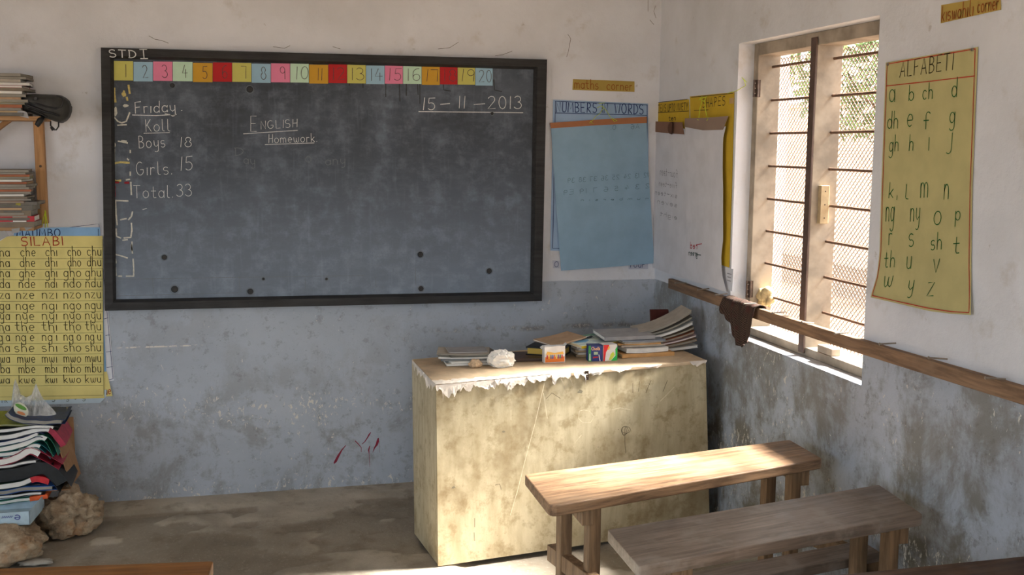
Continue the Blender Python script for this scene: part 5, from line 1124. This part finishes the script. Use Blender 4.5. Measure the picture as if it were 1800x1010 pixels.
# clear plastic bag on top
t = NT('clear_polythene'); tr = t.n('ShaderNodeBsdfTransparent'); tl = t.n('ShaderNodeBsdfTranslucent'); gl = t.n('ShaderNodeBsdfPrincipled'); mx = t.n('ShaderNodeMixShader'); out = t.t.nodes['Material Output']
gl.inputs['Base Color'].default_value = (.62, .62, .60, 1); gl.inputs['Roughness'].default_value = .3
nz = t.step(t.noise(t.coord(scale=(1, 1, .4)), 40, 4, .6), .3, .75, .28, .75); t.put(mx.inputs[0], nz)
t.t.links.new(tr.outputs[0], mx.inputs[1]); t.t.links.new(gl.outputs[0], mx.inputs[2]); t.t.links.new(mx.outputs[0], out.inputs[0])
poly = t.mat
ol = [(18, 742, 742), (20, 700, 742), (24, 676, 741), (27.5, 664, 741), (31, 676, 741), (36, 693, 741), (46, 698, 741), (56, 693, 741), (60, 680, 741), (63, 674, 741), (68, 684, 741), (76, 699, 741), (88, 714, 741), (97, 724, 740), (105, 738, 740)]
def bagp(side):
    def P(u, v):
        i = min(len(ol)-2, int(u*(len(ol)-1))); k = u*(len(ol)-1)-i
        px, pt_, pb = (lerp(ol[i][j], ol[i+1][j], k) for j in range(3))
        y = 4.89 + side*(.035*math.sin(PI*u)*(v**.7)*(1+.2*math.sin(u*30)) ) + .006*math.sin(u*23+v*5)
        p = at_y(px, lerp(pt_, pb, v), 4.89); return Vector((p.x, y, p.z))
    return P
root = empty('plastic_bag', at_y(60, 741, 4.89), 'clear plastic carrier bag slumped on top of the plastic covered books', 'bag')
b = MB(); b.grid(bagp(-1), 42, 12); b.grid(bagp(1), 42, 12); b.build('bag_skin', poly, root, smooth=True)
lp = Plane('B', 4.845); a = lp.uv(37, 720); b = MB(); b.add([lp.pt(a[0]+.029*math.cos(k*PI/8), a[1]+.031*math.sin(k*PI/8)-.01*math.cos(k*PI/8), 0) for k in range(16)], [tuple(range(16))])
stk = b.build('sticker', cov('sticker_white', 206, 204, 184), root)
b = MB(); b.add([lp.pt(a[0]+.022*math.cos(k*PI/8), a[1]+.013+.010*math.sin(k*PI/8)-.012*math.cos(k*PI/8), .0008) for k in range(16)], [tuple(range(16))]); b.build('printed_mark', cov('sticker_green', 96, 148, 60), stk)
b = MB(); b.add([lp.pt(a[0]+.016*math.cos(k*PI/8), a[1]-.014+.007*math.sin(k*PI/8)-.006*math.cos(k*PI/8), .0008) for k in range(16)], [tuple(range(16))]); b.build('printed_mark', cov('sticker_orange', 220, 140, 90), stk)

# ------------------------------------------------------------------ rags
t = NT('open_weave_brown_cloth'); v = t.coord(); x, y, zc = t.sep(v)
wv = t.math('MULTIPLY', t.math('SINE', t.math('MULTIPLY', y, 900.0)), t.math('SINE', t.math('MULTIPLY', zc, 900.0)))
col = t.mix(t.step(wv, -.2, .5), S(48, 38, 34), S(92, 76, 66)); col = t.mix(t.step(t.noise(v, 25, 3, .6), .5, .7), col, S(74, 48, 44))
M['rag'] = t.done(col, .95, .1)
yA, yB = at_x(1278, 520, RX).y, at_x(1334, 540, RX).y
prof = [(0, .055), (.10, .075), (.22, .10), (.34, .135), (.45, .175), (.55, .178), (.72, .168), (.86, .150), (.94, .11), (1, .07)]
def hang(u):
    for (a, la), (c, lc) in zip(prof, prof[1:]):
        if u <= c: return lerp(la, lc, (u-a)/(c-a))
    return prof[-1][1]
def rag(u, v):
    y = lerp(yA, yB, u); L1, L2 = .05, .026+.012
    tot = L1+L2+hang(u); d = v*tot; zt = rail_z(y)+.003+.003*math.sin(u*17)**2
    fold = .006*math.sin(u*21+1)+.004*math.sin(u*39)
    if d < L1: return Vector((XR+.004+.002*math.sin(u*20), y, zt-(L1-d)))
    if d < L1+L2: k = (d-L1)/L2; return Vector((lerp(XR+.004, RX-.012, k), y, zt+.005*math.sin(PI*k)+abs(fold)*.5))
    k = d-L1-L2; g = min(1, k/.05)
    yy = lerp(y, lerp(yB, yA, .04+.58*(1-u)), max(0, (k-.035))/.15)
    return Vector((RX-.013-.007*g-abs(fold)*(1+g*1.4), yy, zt-k))
b = MB(); b.grid(rag, 40, 30); o = b.build('rag', M['rag'], smooth=True); tag(o, 'dark brown rag draped over the wooden rail at the left of the window', 'cloth')
sm = o.modifiers.new('thickness', 'SOLIDIFY'); sm.thickness = .003; sm.offset = 0
M['rag2'] = plain('beige_cloth', S(196, 174, 130), .95, .1, .25, 40)
cx = at_y(1352, 520, 4.20); cx = Vector((2.150, 4.205, cx.z))
b = MB()
for k in range(7):
    a0 = k*.9; r0 = .016+.004*math.sin(k*2.1)
    pts = [cx+Vector((.016*math.sin(a0)*(q/8)+.010*math.cos(k+q*.6), .030*math.cos(a0+q*.35)*(.4+.6*math.sin(PI*q/8))+.012*math.sin(k*1.3), -.030+.052*math.sin(PI*q/8)*(.7+.3*math.sin(k*1.7))+.004*k*(q/8-.5))) for q in range(9)]
    b.tube(pts, [r0*(.55+.6*math.sin(PI*q/8)) for q in range(9)], 10)
b.tube([cx+Vector((0, .012, .0)), cx+Vector((-.01, .026, -.03)), cx+Vector((-.012, .034, -.062)), cx+Vector((-.008, .03, -.085))], [.014, .017, .014, .006], 10)
b.tube([cx+Vector((0, -.012, .0)), cx+Vector((-.006, -.028, -.02)), cx+Vector((-.004, -.034, -.045))], [.010, .010, .003], 10)
tag(b.build('rag', M['rag2'], smooth=True), 'bundled beige rag tied on the lowest bar of the left window pane', 'cloth')
# ------------------------------------------------------------------ trees in the yard, glimpsed through the window mesh
def tree(label, x, y, h, cr, seed):
    r = random.Random(seed); root = empty('tree', (x, y, -.12), label, 'tree', 'trees in the yard')
    b = MB(); b.tube([(x, y, -.15), (x+.1, y+.05, h*.35), (x-.05, y, h*.7)], [.16, .12, .06], 10)
    for k in range(5):
        a = k*1.3; b.tube([(x, y, h*(.35+.05*k)), (x+cr*.5*math.cos(a), y+cr*.5*math.sin(a), h*(.6+.05*k))], [.05, .02], 6)
    b.build('trunk', plain('bark', S(112, 92, 74), .95, .1, .2, 12), root, smooth=True)
    b = MB()
    for k in range(2600):
        d = Vector((r.gauss(0, 1), r.gauss(0, 1), r.gauss(0, .8))).normalized()*cr*r.random()**.4; p = Vector((x, y, h*.78))+Vector((d.x, d.y, d.z*.7))
        s = r.uniform(.08, .17); a = Vector((r.gauss(0, 1), r.gauss(0, 1), r.gauss(0, 1))).normalized(); c = a.orthogonal().normalized()
        b.add([p-a*s, p+c*s*.4, p+a*s, p-c*s*.4], [(0, 1, 2, 3)])
    o = b.build('foliage', plain('leaf_green', S(96, 112, 62), .7, .3, .3, 3), root); o['kind'] = 'stuff'
tree('leafy tree outside, seen through the right window pane', 7.6, 11.2, 3.6, 1.7, 4)

b = MB(); b.box(9.0, 9.2, -2, 34, -.12, 2.35); b.box(8.96, 9.24, -2.04, 34.04, 2.35, 2.43)  # wall added as a dimmer backdrop so the window mesh shows
tag(b.build('backdrop_wall', plain('rough_tan_plaster', S(200, 178, 154), .95, .1, .18, 1.5)), 'long tan plastered wall added outside as a backdrop to the window mesh', 'wall')
